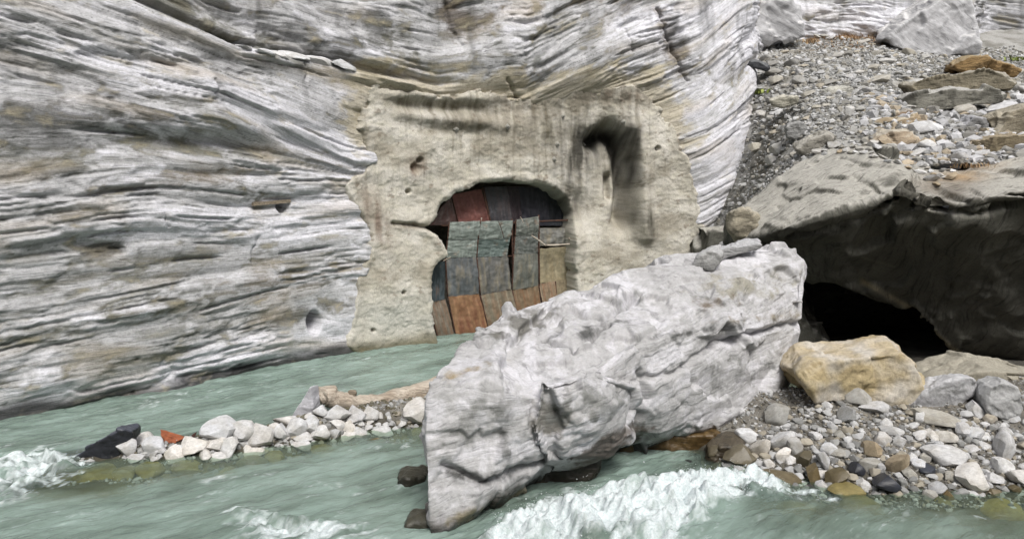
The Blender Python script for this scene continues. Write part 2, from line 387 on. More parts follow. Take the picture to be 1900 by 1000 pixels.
def build_cliff():
    U = np.arange(0, U_MAX, 0.035); Z = np.arange(-1.2, 15.0, 0.027); nu, nv = len(U), len(Z)
    u = np.repeat(U, nv); z = np.tile(Z, nu); x, y, nx, ny = curve(u)
    px, py = proj(x + nx * -0.05 * z, y + ny * -0.05 * z, z)
    front = u < u_at_px(1404)
    D = big_shape(u, z, px, py); d, s, a, rough = cliff_relief(u, z, px, py)
    D = D + d
    sdl = py - np.interp(px, [p[0] for p in BED[1][1]], [p[1] for p in BED[1][1]])            # ledge with an open crack above it
    led = ss(180, 260, px) * ss(860, 780, px)
    D = D - led * (0.30 * np.exp(-((sdl + 10) / 7.0) ** 2)) + led * 0.12 * np.exp(-((sdl - 10) / 12.0) ** 2)
    for hx, hy, rx, ry, dep in HOLES:
        D = D - dep * ss(1.3, 0.6, np.sqrt(((px - hx) / rx) ** 2 + ((py - hy) / ry) ** 2)) * front
    sd = shot_sd(px, py); sd = np.where(front, sd, -99)
    D = np.where(sd > 0, D - 0.55 * ss(0, 26, sd), D)
    G = D.reshape(nu, nv)
    for _ in range(1):
        H = G.copy(); H[1:-1] = 0.25 * G[:-2] + 0.5 * G[1:-1] + 0.25 * G[2:]; G = H.copy(); G[:, 1:-1] = 0.25 * H[:, :-2] + 0.5 * H[:, 1:-1] + 0.25 * H[:, 2:]
    D = G.ravel()
    for pts, wd, dp in [([(560, 118), (566, 132), (562, 150)], 2.2, .1), ([(1212, 20), (1232, 60), (1258, 110), (1275, 150)], 2.6, .18), ([(385, 150), (396, 165), (388, 174)], 2.5, .1), ([(930, 150), (948, 176), (968, 200)], 2.4, .12), ([(820, 10), (835, 60), (850, 90)], 4, .12), ([(1150, 60), (1165, 100)], 2.2, .08), ([(640, 20), (650, 60)], 2, .06), ([(300, 395), (310, 420)], 2, .06), ([(480, 440), (470, 470), (476, 500)], 2, .06)]:
        D = D - dp * np.exp(-(linesd(px + 3 * pn2(px / 12, py / 12, 61), py, pts) / wd) ** 2) * front
    cut = (sd > 34)
    foot_ = 0.25 * ss(0.9, 0.0, z); D = D - foot_ * ss(650, 500, px)                            # undercut at the waterline
    # colour
    t = 0.67 + 0.34 * pn2(a / 2.6, s / 0.55, 50) + 0.55 * cliff_relief.tone + 0.22 * pn2(a / 0.45, s / 0.07, 52) + 0.28 * fbm2(u / .3, z / .2, 3, 54, .65) - 0.35 * np.exp(-(pn2(a / 3.5, s / 0.16, 53) / 0.05) ** 2)
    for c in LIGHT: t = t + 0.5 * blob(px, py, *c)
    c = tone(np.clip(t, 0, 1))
    br = fbm2(a / 0.9, s / 0.3, 5, 55, 0.62)
    for colr, w, *g in FACE_TINT: c = mixc(c, colr, 0.72 * ss(0.25, 0.95, 1.1 * w * blob(px, py, *g) ** 0.6 + 1.1 * br) * ss(0.03, 0.3, blob(px, py, *g)))
    warm = np.clip(0.6 * pn2(a / 2.2, s / 0.5, 57) - 0.08, 0, 0.5); c = mixc(c, lin(184, 168, 142), warm)
    stre = np.clip(1.2 * fbm2(u / 0.5, z / 3.0, 3, 58) - 0.12, 0, 0.6) * ss(330, 40, py); c = mixc(c, DARK, stre)   # seepage streaks from the top
    wl = ss(0.42, 0.05, z + 0.22 * pn2(u / 1.3, z / 0.4, 59)) * ss(1500, 700, px + 0 * z); c = mixc(c, BLACK, 0.9 * wl)
    c = mixc(c, OLIVE * 0.6, 0.7 * ss(0, 30, sd)); c = mixc(c, lin(196, 186, 160), 0.75 * ss(0.1, 0.6, ss(-70, 0, sd) * ss(320, 220, py) + 0.9 * br))
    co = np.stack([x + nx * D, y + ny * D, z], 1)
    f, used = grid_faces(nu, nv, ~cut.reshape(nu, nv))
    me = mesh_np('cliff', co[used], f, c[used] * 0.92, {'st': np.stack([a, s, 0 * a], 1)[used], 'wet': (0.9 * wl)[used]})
    o = link('cliff', me, M_CLIFF); tag(o, kind='structure')
    return o

def shot_relief(u, z, px, py):
    D = big_shape(u, z, px, py)
    sd = shot_sd(px, py)
    D = D + 0.12 + 0.10 * ss(-4, 40, sd) - 1.0 * ss(-2, -26, sd) + 0.13 * fbm2(u / 1.1, z / 0.9, 4, 70, .55) + 0.022 * fbm2(u / 0.11, z / 0.10, 3, 71, 0.8) + 0.02 * np.abs(pn2(u / .07, z / .07, 74))
    D = D + 0.16 * np.exp(-((py - (176 + 0.05 * (px - 700))) / 10.0) ** 2) * ss(690, 730, px) * ss(960, 880, px)
    D = D - 0.12 * np.exp(-((py - 6 * pn2(px / 40, py / 40, 75) - (196 + 0.07 * (px - 700))) / 10.0) ** 2) * ss(700, 760, px) * ss(950, 880, px)
    D = D + 0.18 * np.exp(-((py - (214 + 0.12 * (px - 760))) / 14.0) ** 2) * ss(690, 760, px) * ss(960, 860, px)
    D = D - 0.06 * np.exp(-((py - 8 * pn2(px / 40, py / 40, 76) - (238 + 0.05 * (px - 760))) / 9.0) ** 2) * ss(720, 800, px) * ss(960, 880, px)
    # blind alcove to the right of the mouth
    al = linesd(px, py, [(1108, 262), (1128, 246), (1148, 262), (1160, 300), (1164, 350), (1158, 410)])
    D = D - 1.15 * np.exp(-(al / 17.0) ** 2)
    D = D - 0.6 * np.exp(-(linesd(px, py, [(1134, 330), (1134, 366)]) / 8.0) ** 2)
    D = D - 0.35 * blob(px, py, 1100, 300, 50, 70) - 0.25 * blob(px, py, 1150, 430, 60, 60)
    D = D + 0.30 * np.exp(-(linesd(px, py, [(1172, 240), (1186, 300), (1192, 380), (1198, 440)]) / 13.0) ** 2)
    D = D - 0.18 * np.exp(-(linesd(px, py, [(724, 414), (760, 417), (792, 424)]) / 4.0) ** 2)
    D = D - 0.45 * blob(px, py, 1075, 385, 40, 32)
    for hx, hy, r in [(676, 195, 6), (754, 355, 5), (775, 298, 6), (768, 312, 10), (742, 540, 4), (687, 611, 4), (673, 475, 5), (1215, 276, 5), (1281, 454, 6)]:
        D = D - 0.22 * ss(1.3, 0.5, np.hypot(px - hx, py - hy) / r)
    ad = polysd(px, py, ARCH) + 7.0 * fbm2(px / 30, py / 30, 4, 73, .6)
    soft = 3.5 + 26 * blob(px, py, 1055, 372, 40, 30)
    D = D - 3.2 * ss(-0.35, 1.0, ad / soft) + 0.10 * np.exp(-((ad + 9) / 8.0) ** 2) - 0.12 * ss(-30, 0, ad) * ss(460, 380, py)
    return D, sd, ad

def build_shotcrete():
    u0, u1 = u_at_px(600), u_at_px(1345)
    U = np.arange(u0, u1, 0.03); Z = np.arange(-0.9, 9.6, 0.028); nu, nv = len(U), len(Z)
    u = np.repeat(U, nv); z = np.tile(Z, nu); x, y, nx, ny = curve(u)
    px, py = proj(x + nx * -0.05 * z, y + ny * -0.05 * z, z)
    D, sd, ad = shot_relief(u, z, px, py)
    keep = (sd > -24)
    n1 = fbm2(u / 0.9, z / 0.9, 4, 80); n2 = fbm2(u / 0.3, z / 0.2, 3, 81)
    c = np.repeat(lin(222, 214, 196)[None], len(u), 0)
    c = mixc(c, lin(196, 187, 166), np.clip(0.5 + 1.6 * n1, 0, 0.8)); c = mixc(c, lin(214, 206, 182), np.clip(1.5 * n2, 0, 0.6))
    st = fbm2(u / 0.25, z / 1.4, 3, 82)
    dr = fbm2(u / 0.2, z / 3.0, 4, 83, .6); c = mixc(c, lin(120, 112, 92), np.clip(1.5 * dr - .12, 0, .5) * ss(480, 250, py)); c = mixc(c, lin(150, 140, 118), np.clip(2.2 * fbm2(u / 2.2, z / 1.4, 4, 84, .6) - .1, 0, .6)); c = mixc(c, lin(120, 104, 82), np.clip(3 * fbm2(u / .35, z / .25, 4, 85, .6) - .75, 0, .6))
    for colr, w, *g in [(lin(70, 66, 56), .9, 1075, 290, 40, 60, 0), (lin(56, 54, 48), .95, 1125, 262, 44, 26, 0), (lin(64, 60, 52), .9, 1165, 300, 18, 80, 0), (lin(70, 64, 54), .6, 1055, 380, 40, 26, 0), (lin(112, 96, 72), .6, 960, 190, 50, 40, 0), (lin(104, 94, 74), .6, 860, 232, 110, 16, .1),  # alcove and concave mouth lip: their shade is put into the concrete colour
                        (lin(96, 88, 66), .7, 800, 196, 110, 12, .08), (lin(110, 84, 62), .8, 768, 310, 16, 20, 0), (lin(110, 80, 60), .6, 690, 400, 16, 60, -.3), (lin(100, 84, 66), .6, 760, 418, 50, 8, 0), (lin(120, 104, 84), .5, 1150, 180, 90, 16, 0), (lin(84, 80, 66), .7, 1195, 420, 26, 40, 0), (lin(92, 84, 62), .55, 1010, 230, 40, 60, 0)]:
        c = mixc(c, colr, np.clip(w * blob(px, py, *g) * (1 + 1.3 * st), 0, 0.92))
    c = mixc(c, lin(216, 212, 196), 0.7 * blob(px, py, 720, 590, 70, 40)); c = mixc(c, lin(104, 96, 62), 0.8 * ss(0.5, 0.0, z + 0.2 * n1))
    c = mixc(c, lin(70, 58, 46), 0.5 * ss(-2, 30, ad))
    co = np.stack([x + nx * D, y + ny * D, z], 1)
    f, used = grid_faces(nu, nv, keep.reshape(nu, nv))
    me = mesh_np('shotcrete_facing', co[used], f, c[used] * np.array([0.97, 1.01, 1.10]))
    o = link('shotcrete_facing', me, M_SHOT)
    tag(o, 'beige sprayed concrete facing around the tunnel mouth on the cliff', 'wall')
    return o
def wall_point(px, py, extra=0.0):
    """a point of the built face under an image position, by search along the wall"""
    us = np.linspace(u_at_px(px - 120), u_at_px(px + 120), 500); x, y, nx, ny = curve(us); best = None
    zz = np.linspace(-0.5, 13, 700)
    uu = np.repeat(us, 700); z = np.tile(zz, 500); x, y, nx, ny = curve(uu)
    a, b = proj(x - nx * 0.05 * z, y - ny * 0.05 * z, z)
    i = np.argmin((a - px) ** 2 + (b - py) ** 2); u1 = uu[i:i + 1]; z1 = z[i:i + 1]
    return u1, z1, Vector((x[i], y[i], z[i])), Vector((nx[i], ny[i], 0))

def build_unseen_wall():  # unseen wall behind the camera, added to block low sky light
    X = np.arange(-60, 60, 0.8); Z = np.arange(-1, 30, 0.8); nx, nz = len(X), len(Z); x = np.repeat(X, nz); z = np.tile(Z, nx)
    y = -13 - 0.22 * np.maximum(z, 0) + 1.6 * fbm2(x / 9, z / 5, 3, 130); c = np.repeat(lin(168, 166, 160)[None], len(x), 0) * (1 + .5 * fbm2(x / 3, z / .8, 3, 131))[:, None]
    f, _ = grid_faces(nx, nz); o = link('unseen_gorge_wall', mesh_np('unseen_gorge_wall', np.stack([x, y, z], 1), f, c, {'st': np.stack([x, z, 0 * x], 1), 'wet': 0 * x}), M_CLIFF); tag(o, kind='structure')
build_unseen_wall()
cliff = build_cliff()
shot = build_shotcrete()

# ------------------------------------------------------------------ river bed, gravel bars, water
BAR = [PZ(150, 850), PZ(300, 838), PZ(430, 828), PZ(560, 803), PZ(680, 782), PZ(800, 768), PZ(900, 762)]
WLR = np.array([[3.4, 13.6], [3.76, 13.0], [4.6, 12.35], [5.57, 11.93], [6.4, 11.55], [8.53, 11.72], [12, 11.9], [18, 12.2]])
def bed(x, y):
    x = np.asarray(x, float); y = np.asarray(y, float)
    d = linesd(x, y, [(p.x, p.y) for p in BAR])
    k = np.interp(x, [-8.2, -7, -4, -2.5, 0], [0.95, 1.15, 1.3, 1.35, 1.35])
    z = -1.0 + k * np.exp(-(d / np.interp(x, [-8, -3, 0], [0.85, 1.15, 1.3])) ** 2 * 1.0)
    z = np.maximum(z, -1.0 + 0.78 * np.exp(-(linesd(x, y, [(p.x, p.y - .9) for p in BAR]) / 1.0) ** 2)) + 0.45 * blob(x, y, -1.9, 12.6, .7, 1.2) + 0.35 * blob(x, y, -7.2, 11.6, 1.2, .8)
    yw = np.interp(x, WLR[:, 0], WLR[:, 1])
    r = y - yw; bar = np.clip(np.where(r < 0, 0.14 * r - .03, 0.34 * r), -0.9, 0.85) + 0.04 * (x - 5) * ss(0, 2, r) - 0.95 * ss(2.9, 5.0, r)
    w = ss(2.6, 3.8, x + 0 * y); bar = -1.0 * (1 - w) + bar * w
    z = np.maximum(z, bar) + 0.10 * fbm2(x / 0.9, y / 0.9, 3, 90)
    return z
def build_bed():
    X = np.arange(-18, 18, 0.09); Y = np.arange(-13, 34, 0.09); nx, ny = len(X), len(Y)
    x = np.repeat(X, ny); y = np.tile(Y, nx); z = bed(x, y) + 0.02 * fbm2(x / .2, y / .2, 2, 91)
    n = fbm2(x / 0.7, y / 0.7, 3, 92)
    c = np.repeat(lin(146, 142, 134)[None], len(x), 0); c = mixc(c, lin(104, 100, 92), np.clip(0.4 + 1.5 * n, 0, 1))
    c = mixc(c, lin(134, 124, 78), ss(0.15, -0.25, z)); c = mixc(c, lin(66, 62, 50), 0.8 * ss(0.22, 0.0, np.abs(z)))
    f, _ = grid_faces(nx, ny)
    o = link('riverbed', mesh_np('riverbed', np.stack([x, y, z], 1), f, c), M_GROUND); tag(o, kind='structure'); return o
build_bed()

FOAM = [  # cx, cy, rx, ry, tilt, strength, lift
    (40, 890, 130, 38, -.25, 1.3, .05), (110, 860, 80, 14, .1, .7, .03), (20, 850, 60, 30, 0, .7, .02), (560, 985, 150, 26, .05, 1.1, .10), (470, 960, 60, 16, .3, .6, .04), (670, 905, 180, 10, .02, .5, .02), (440, 885, 120, 8, -.1, .5, .01),
    (330, 735, 90, 8, -.18, .55, .01), (700, 660, 60, 6, -.2, .5, .0), (230, 770, 120, 9, -.2, .4, .0), (735, 825, 60, 8, -.1, .7, .02),
    (1060, 968, 130, 44, -.12, 1.7, .20), (1180, 950, 120, 42, -.25, 1.6, .26), (1320, 918, 105, 30, -.15, 1.7, .30), (960, 992, 80, 22, -.3, 1.3, .10), (1420, 912, 60, 16, .3, 1.2, .10), (1530, 928, 90, 9, .25, .8, .03), (1240, 992, 70, 26, -.5, 1.4, .10), (1700, 968, 160, 8, 0, .35, .0), (1860, 975, 60, 14, 0, .5, .02)]
def water_fields(x, y):
    px, py = proj(x, y, np.zeros_like(x))
    warp = 14 * pn2(x / 0.35, y / 0.35, 101)
    fo = 0; lift = 0
    for cx, cy, rx, ry, ro, st, li in FOAM:
        b = blob(px + warp, py + 0.5 * warp, cx, cy, rx, ry, ro); fo = fo + st * b; lift = lift + 0.65 * li * b
    return px, py, fo, lift
def build_water():
    X = np.arange(-15, 14, 0.036); Y = np.arange(7.5, 25.5, 0.04); nx, ny = len(X), len(Y)
    x = np.repeat(X, ny); y = np.tile(Y, nx); px, py, fo, lift = water_fields(x, y)
    fx, fy = x * 0.80 + y * 0.6, -x * 0.6 + y * 0.80                                        # along / across the current
    ampl = 0.065 + 0.07 * np.clip(lift * 3 + 0.25 * fo, 0, 1)
    z = ampl * (fbm2(fx / 1.1, fy / 0.5, 3, 110) + 0.6 * np.abs(pn2(fx / 0.45, fy / 0.22, 113)))
    z = z + 0.006 * fbm2(fx / 0.16, fy / 0.09, 2, 114)
    ch = np.clip(fo - 0.5, 0, 1); wx = fx + 0.22 * pn2(x / .5, y / .5, 141); wy = fy + 0.22 * pn2(x / .5, y / .5, 142)
    z = z + lift * (1 + 0.5 * pn2(x / 0.5, y / 0.4, 115)) + ch * (0.34 * np.abs(pn2(wx / 0.75, wy / 0.42, 118)) + 0.15 * np.abs(pn2(wx / 0.3, wy / 0.19, 116)) + 0.08 * pn2(wx / 0.13, wy / 0.1, 117) + 0.05 * pn2(wx / 0.075, wy / 0.075, 119) - 0.14)
    z = z + 0.20 * blob(px, py, 1600, 985, 330, 46, .04)                                     # smooth tongue running into the drop
    b = bed(x, y); dep = np.clip(z - b, 0, 3)
    f1 = fbm2(fx / 0.9, fy / 0.16, 4, 120, 0.6); f2 = fbm2(x / 0.14, y / 0.12, 3, 121, 0.65)
    foam = np.clip((fo - 0.75) * 0.9 + 1.0 * f1 + 1.1 * f2 + 0.9 * pn2(wx / 0.7, wy / 0.3, 143) + 0.25 * np.clip(fo, 0, 1), 0, 1) * ss(0.12, 0.5, fo)
    streak = np.clip(f1 * 1.6 + 0.7 * f2 - 0.42, 0, 0.8) * ss(-0.2, 0.25, pn2(fx / 3.5, fy / 1.2, 122)); foam = np.maximum(foam, 0.8 * streak)
    edge = ss(0.10, 0.02, dep) * np.clip(0.4 + 1.5 * f2, 0, 1) * 0.35; foam = np.maximum(foam, edge)
    cl = np.interp(x, _cv[:900, 0][np.argsort(_cv[:900, 0])], _cv[:900, 1][np.argsort(_cv[:900, 0])])
    keep = ((z - b > -0.35) & (y < cl + 1.6)).reshape(nx, ny)
    f, used = grid_faces(nx, ny, keep)
    me = mesh_np('river', np.stack([x, y, z], 1)[used], f, None, {'foam': foam[used], 'depth': dep[used], 'flow': np.stack([fx, fy, z], 1)[used]})
    t = NT('glacial_water'); t.b.inputs['Roughness'].default_value = 0.10; t.b.inputs['IOR'].default_value = 1.33
    fl = t.attr('flow'); fm = t.attr('foam'); dp = t.attr('depth')
    n = t.noise(fl.outputs['Vector'], 1.0, 5, 0.6, (3.0, 9.0, 3.0)); n2 = t.noise(fl.outputs['Vector'], 1.0, 4, 0.6, (0.5, 1.6, 1))
    n3 = t.noise(fl.outputs['Vector'], 30, 5, 0.7)
    milky = t.ramp(n2.outputs[0], [(0.32, tuple(lin(94, 108, 99))), (0.5, tuple(lin(124, 142, 133))), (0.68, tuple(lin(146, 165, 157)))])
    fc = t.ramp(n3.outputs[0], [(0.3, tuple(lin(176, 192, 192))), (0.6, tuple(lin(222, 228, 230)))])
    fl1 = t.noise(fl.outputs['Vector'], 1.0, 5, 0.7, (2.6, 13.0, 2.6)); fl2 = t.noise(fl.outputs['Vector'], 1.0, 3, 0.5, (0.45, 1.1, 1.0))
    fk = t.n('ShaderNodeMath', operation='MULTIPLY'); t.l(t.ramp(fl1.outputs[0], [(0.60, g3(0)), (0.72, g3(1))]), 0, fk, 0); t.l(t.ramp(fl2.outputs[0], [(0.42, g3(0)), (0.62, g3(0.85))]), 0, fk, 1)
    fmx = t.n('ShaderNodeMath', operation='MAXIMUM'); t.l(fm, 2, fmx, 0); t.l(fk, 0, fmx, 1)
    col = t.mix(milky.outputs[0], fc.outputs[0], fmx.outputs[0])
    t.t.links.new(col, t.b.inputs['Base Color'])
    rr = t.n('ShaderNodeMapRange'); rr.inputs[3].default_value = 0.05; rr.inputs[4].default_value = 0.6; t.l(fm, 2, rr, 0); t.l(rr, 0, t.b, 'Roughness')
    n4 = t.noise(fl.outputs['Vector'], 1.0, 4, 0.65, (7.0, 20.0, 7.0)); nm = t.bump(n.outputs[0], 0.6, 0.10); nm = t.bump(n4.outputs[0], 0.45, 0.04, nm); nm = t.bump(n3.outputs[0], 0.15, 0.02, nm); t.t.links.new(nm, t.b.inputs['Normal'])
    tr = t.n('ShaderNodeBsdfTransparent'); tr.inputs[0].default_value = (0.80, 0.88, 0.80, 1)
    ms = t.n('ShaderNodeMixShader')
    e = t.n('ShaderNodeMapRange', interpolation_type='SMOOTHSTEP'); e.inputs[1].default_value = 0.0; e.inputs[2].default_value = 0.72; e.inputs[3].default_value = 0.12; e.inputs[4].default_value = 0.985
    t.l(dp, 2, e, 0); mx = t.n('ShaderNodeMath', operation='MAXIMUM'); t.l(e, 0, mx, 0); t.l(fmx, 0, mx, 1)
    t.l(mx, 0, ms, 0); t.l(tr, 0, ms, 1); t.l(t.b, 0, ms, 2); t.l(ms, 0, t.out, 0)
    o = link('river', me, t.m); tag(o, kind='structure'); return o
build_water()

# ------------------------------------------------------------------ big rocks: unions of convex blocks, remeshed and weathered
def cleave(co, nor, spacing, seed, tilt=0.2, lim=0.16):
    """offset along the normal that turns the surface into flat cleavage faces meeting in crisp edges (envelope of tilted tangent planes)"""
    r = np.random.default_rng(seed); ext = co.max(0) - co.min(0); area = 2 * (ext[0] * ext[1] + ext[1] * ext[2] + ext[0] * ext[2]) * 0.7
    ns = int(np.clip(area / spacing ** 2, 16, 420)); ix = r.choice(len(co), ns, replace=False)
    c = co[ix]; n = nor[ix] + tilt * r.normal(size=(ns, 3)); n /= np.linalg.norm(n, axis=1)[:, None]; out = np.zeros(len(co))
    for i in range(0, len(co), 20000):
        p = co[i:i + 20000]; q = nor[i:i + 20000]
        d2 = ((p ** 2).sum(1)[:, None] - 2 * p @ c.T + (c ** 2).sum(1)[None])
        k = np.argpartition(d2, 4, axis=1)[:, :5]; best = np.full(len(p), 9.0)
        for j in range(5):
            kk = k[:, j]; nn = n[kk]; dn = (q * nn).sum(1); t = ((c[kk] - p) * nn).sum(1) / np.maximum(dn, 0.2)
            t = np.where(dn > 0.72, t + 0.02, 9.0); best = np.minimum(best, t)
        out[i:i + 20000] = np.clip(np.where(best > 8, 0, best), -lim, lim)
    return out

def hull_rock(name, hulls, voxel, smooth, seed, axis_along, axis_norm, amp=1.0, facet=0.0, fcell=0.8, colfn=None, mat=None, cracks=None, loc=None, chip=1.3, cuts=0, planes=0.0, tilt=0.2):
    bm = bmesh.new(); rc_ = np.random.default_rng(seed)
    for pts in hulls:
        pts = [Vector(p) for p in pts]
        for _ in range(cuts):                      # knock corners off along flat planes
            b2 = bmesh.new(); v2 = [b2.verts.new(p) for p in pts]; bmesh.ops.convex_hull(b2, input=v2)
            nn = Vector(rc_.normal(size=3)).normalized(); ds = [p.dot(nn) for p in pts]; mx, mn = max(ds), min(ds)
            pl_ = nn * (mx - (mx - mn) * rc_.uniform(.03, .14))
            bmesh.ops.bisect_plane(b2, geom=list(b2.verts) + list(b2.edges) + list(b2.faces), plane_co=pl_, plane_no=nn, clear_outer=True)
            pts = [v.co.copy() for v in b2.verts]; b2.free()
        vs = [bm.verts.new(Vector(p)) for p in pts]
        r = bmesh.ops.convex_hull(bm, input=vs)
        junk = [g for g in r['geom_interior'] + r['geom_unused'] if isinstance(g, bmesh.types.BMVert) and g.is_valid and not g.link_faces]
        if junk: bmesh.ops.delete(bm, geom=list(set(junk)), context='VERTS')
    me0 = bpy.data.meshes.new(name + '_cage'); bm.to_mesh(me0); bm.free()
    tmp = bpy.data.objects.new('cage', me0); COL.objects.link(tmp)
    md = tmp.modifiers.new('r', 'REMESH'); md.mode = 'VOXEL'; md.voxel_size = voxel
    dg = bpy.context.evaluated_depsgraph_get(); me = bpy.data.meshes.new_from_object(tmp.evaluated_get(dg)); bpy.data.objects.remove(tmp)
    me.name = name
    n = len(me.vertices); co = np.empty(n * 3, f4); me.vertices.foreach_get('co', co); co = co.reshape(n, 3).astype(float)
    ne = len(me.edges); ed = np.empty(ne * 2, np.int32); me.edges.foreach_get('vertices', ed); ed = ed.reshape(ne, 2)
    deg = np.bincount(ed.ravel(), minlength=n)[:, None]
    def smooth_once(c):
        out = np.stack([np.bincount(ed[:, 0], c[ed[:, 1], k], n) + np.bincount(ed[:, 1], c[ed[:, 0], k], n) for k in range(3)], 1)
        return 0.4 * c + 0.6 * out / np.maximum(deg, 1)
    def normals(c):
        me.vertices.foreach_set('co', c.astype(f4).ravel()); me.update()
        nn = np.empty(n * 3, f4); me.vertices.foreach_get('normal', nn); return nn.reshape(n, 3).astype(float)
    for _ in range(smooth): co = smooth_once(co)
    A = Vector(axis_along).normalized(); Nn = Vector(axis_norm); Nn = (Nn - Nn.dot(A) * A).normalized(); Bx = A.cross(Nn)
    a = co @ np.array(A); b = co @ np.array(Bx); s = co @ np.array(Nn)
    nor = normals(co)
    s = s + 0.12 * pn3(co / 1.1, seed) + 0.03 * pn3(co / 0.35, seed + 1)
    d = amp * (0.08 * fbm3(co / 1.4, 2, seed + 2))
    if planes:
        cs = co.copy()
        for _ in range(4): cs = smooth_once(cs)
        nor = normals(cs)
        e = cleave(co, nor, planes, seed, tilt, planes * .16) + 0.5 * cleave(co, nor, planes * .4, seed + 1, tilt * 1.2, planes * .06)
        for _ in range(2): e = smooth_once(np.stack([e, e, e], 1))[:, 0]
        d = 0.4 * d + e
    rgh = 0.15 + 1.1 * ss(-0.25, 0.4, pn3(co / 0.9, seed + 3))
    for ls, ll, am, k in ((0.42, 2.6, 0.03, 4), (0.17, 1.3, 0.025, 5)):
        d = d + amp * am * rgh * np.minimum(np.abs(pn3(np.stack([a / ll, b / ll, s / ls], 1), seed + k)), 0.45)
    wv = fbm3(co / 0.2, 3, seed + 12, .6); ab = a + 0.7 * b + 0.10 * wv + .25 * pn3(co / .5, seed + 13); s = s + 0.018 * wv
    d = d + amp * rgh * (0.075 * layers(s, ab, 0.30, 1.3, seed + 4, 0.14) + 0.045 * layers(s, ab, 0.12, 0.6, seed + 5, 0.22) + 0.02 * layers(s, ab, 0.05, 0.4, seed + 6, 0.3))
    if facet: d = d + facet * facet3(co + 0.1 * np.stack([pn3(co / .5, 7), pn3(co / .5, 8), pn3(co / .5, 9)], 1), seed, fcell) + chip * facet * (rgh - .3) * facet3(co + 0.06 * np.stack([pn3(co / .3, 17), pn3(co / .3, 18), pn3(co / .3, 19)], 1), seed + 5, fcell * 0.3)
    d = d + 0.012 * fbm3(co / 0.12, 2, seed + 9)
    if cracks: d = d + cracks(co)
    co2 = co + nor * d[:, None]; nor2 = normals(co2)
    col, wet = colfn(co2, nor2, a, b, s)
    base = Vector(loc) if loc is not None else Vector((co2[:, 0].mean(), co2[:, 1].mean(), co2[:, 2].min()))
    setcol(me, col, {'st': np.stack([a, s, b], 1), 'wet': wet})
    me.vertices.foreach_set('co', (co2 - np.array(base)).astype(f4).ravel()); me.update()
    me.polygons.foreach_set('use_smooth', np.ones(len(me.polygons), bool))
    o = link(name, me, mat); o.location = base
    return o

def pp(lst): return [P(*q) for q in lst]
def main_col(co, nor, a, b, s):
    t = 0.78 + 0.25 * pn3(np.stack([a / 1.3, b / 1.3, s / 0.3], 1), 200) + 0.35 * layers(s, a + .7 * b, .09, .5, 9, .2) + 0.25 * layers(s, a + .7 * b, .3, 1.0, 8, .2) + 0.45 * fbm3(co / 0.22, 4, 202, .65)
    c = tone(np.clip(t, 0.12, 1)); c = c * np.array([1.0, 0.99, 0.975])
    px, py = proj(co[:, 0], co[:, 1], co[:, 2]); br = fbm3(co / 0.4, 5, 204, .62)
    for colr, w, *g in [(MID, .5, 900, 720, 20, 90, .15), (lin(120, 116, 104), .6, 1040, 770, 60, 50, 0), (BROWN * .55, .9, 1130, 830, 90, 22, -.5), (MID * .7, .6, 940, 790, 24, 60, .2), (lin(140, 130, 96), .7, 930, 935, 120, 16, -.4), (lin(170, 150, 110), .4, 870, 690, 60, 12, -.3),
                        (lin(170, 166, 150), .6, 1380, 530, 110, 26, -.12), (lin(160, 150, 130), .5, 1410, 590, 80, 10, -.1), (DARK, .5, 1330, 610, 110, 10, -.12), (lin(120, 118, 110), .7, 990, 590, 100, 22, -.25), (DARK, .5, 1080, 620, 100, 12, -.3), (DARK, .6, 860, 880, 90, 14, .1), (BROWN, .5, 1320, 560, 60, 14, 0), (MID * .6, .5, 1050, 765, 20, 20, 0), (MID, .55, 870, 800, 50, 60, 0), (MID, .55, 1100, 740, 90, 40, -.2), (MID, .5, 1350, 700, 90, 30, -.3), (MID, .5, 1150, 560, 120, 24, -.3)]:
        c = mixc(c, colr, 0.85 * ss(0.3, 0.85, 1.1 * w * blob(px, py, *g) ** .7 + 1.2 * br) * ss(0.03, .3, blob(px, py, *g)))
    wet = ss(0.50, 0.10, co[:, 2] + 0.35 * br); c = mixc(c, lin(88, 72, 44), 0.55 * wet * ss(-0.3, 0.3, pn3(co / .4, 206))); c = mixc(c, lin(40, 38, 33), 0.9 * ss(0.32, 0.02, co[:, 2] + 0.3 * br))
    return c * 0.84, wet
def main_crack(co):
    px, py = proj(co[:, 0], co[:, 1], co[:, 2]); w = 5 * pn3(co / 0.3, 210); px = px + w; py = py + w
    d = 0
    for pts, wd, dp in [([(1000, 590), (1060, 572), (1120, 585), (1150, 560), (1190, 540)], 6, .12), ([(1010, 620), (1060, 640), (1130, 600)], 5, .12), ([(1330, 640), (1390, 620), (1480, 600)], 7, .14), ([(1200, 700), (1260, 690), (1330, 640)], 6, .08), ([(1190, 690), (1200, 740), (1180, 800)], 8, .14), ([(1000, 720), (985, 790), (1010, 850)], 7, .04), ([(820, 860), (900, 900), (1010, 850)], 8, .12), ([(1240, 530), (1300, 520), (1400, 510)], 5, .06), ([(890, 640), (960, 615), (1020, 570)], 5, .12)]:
        d = d - 1.5 * dp * np.exp(-(linesd(px, py, pts) / (wd * .8)) ** 2)
    d = d - 0.10 * np.exp(-(linesd(px, py, [(1035, 762), (1050, 775)]) / 9.0) ** 2)
    return d
AX = (0.80, 0.56, 0.17)
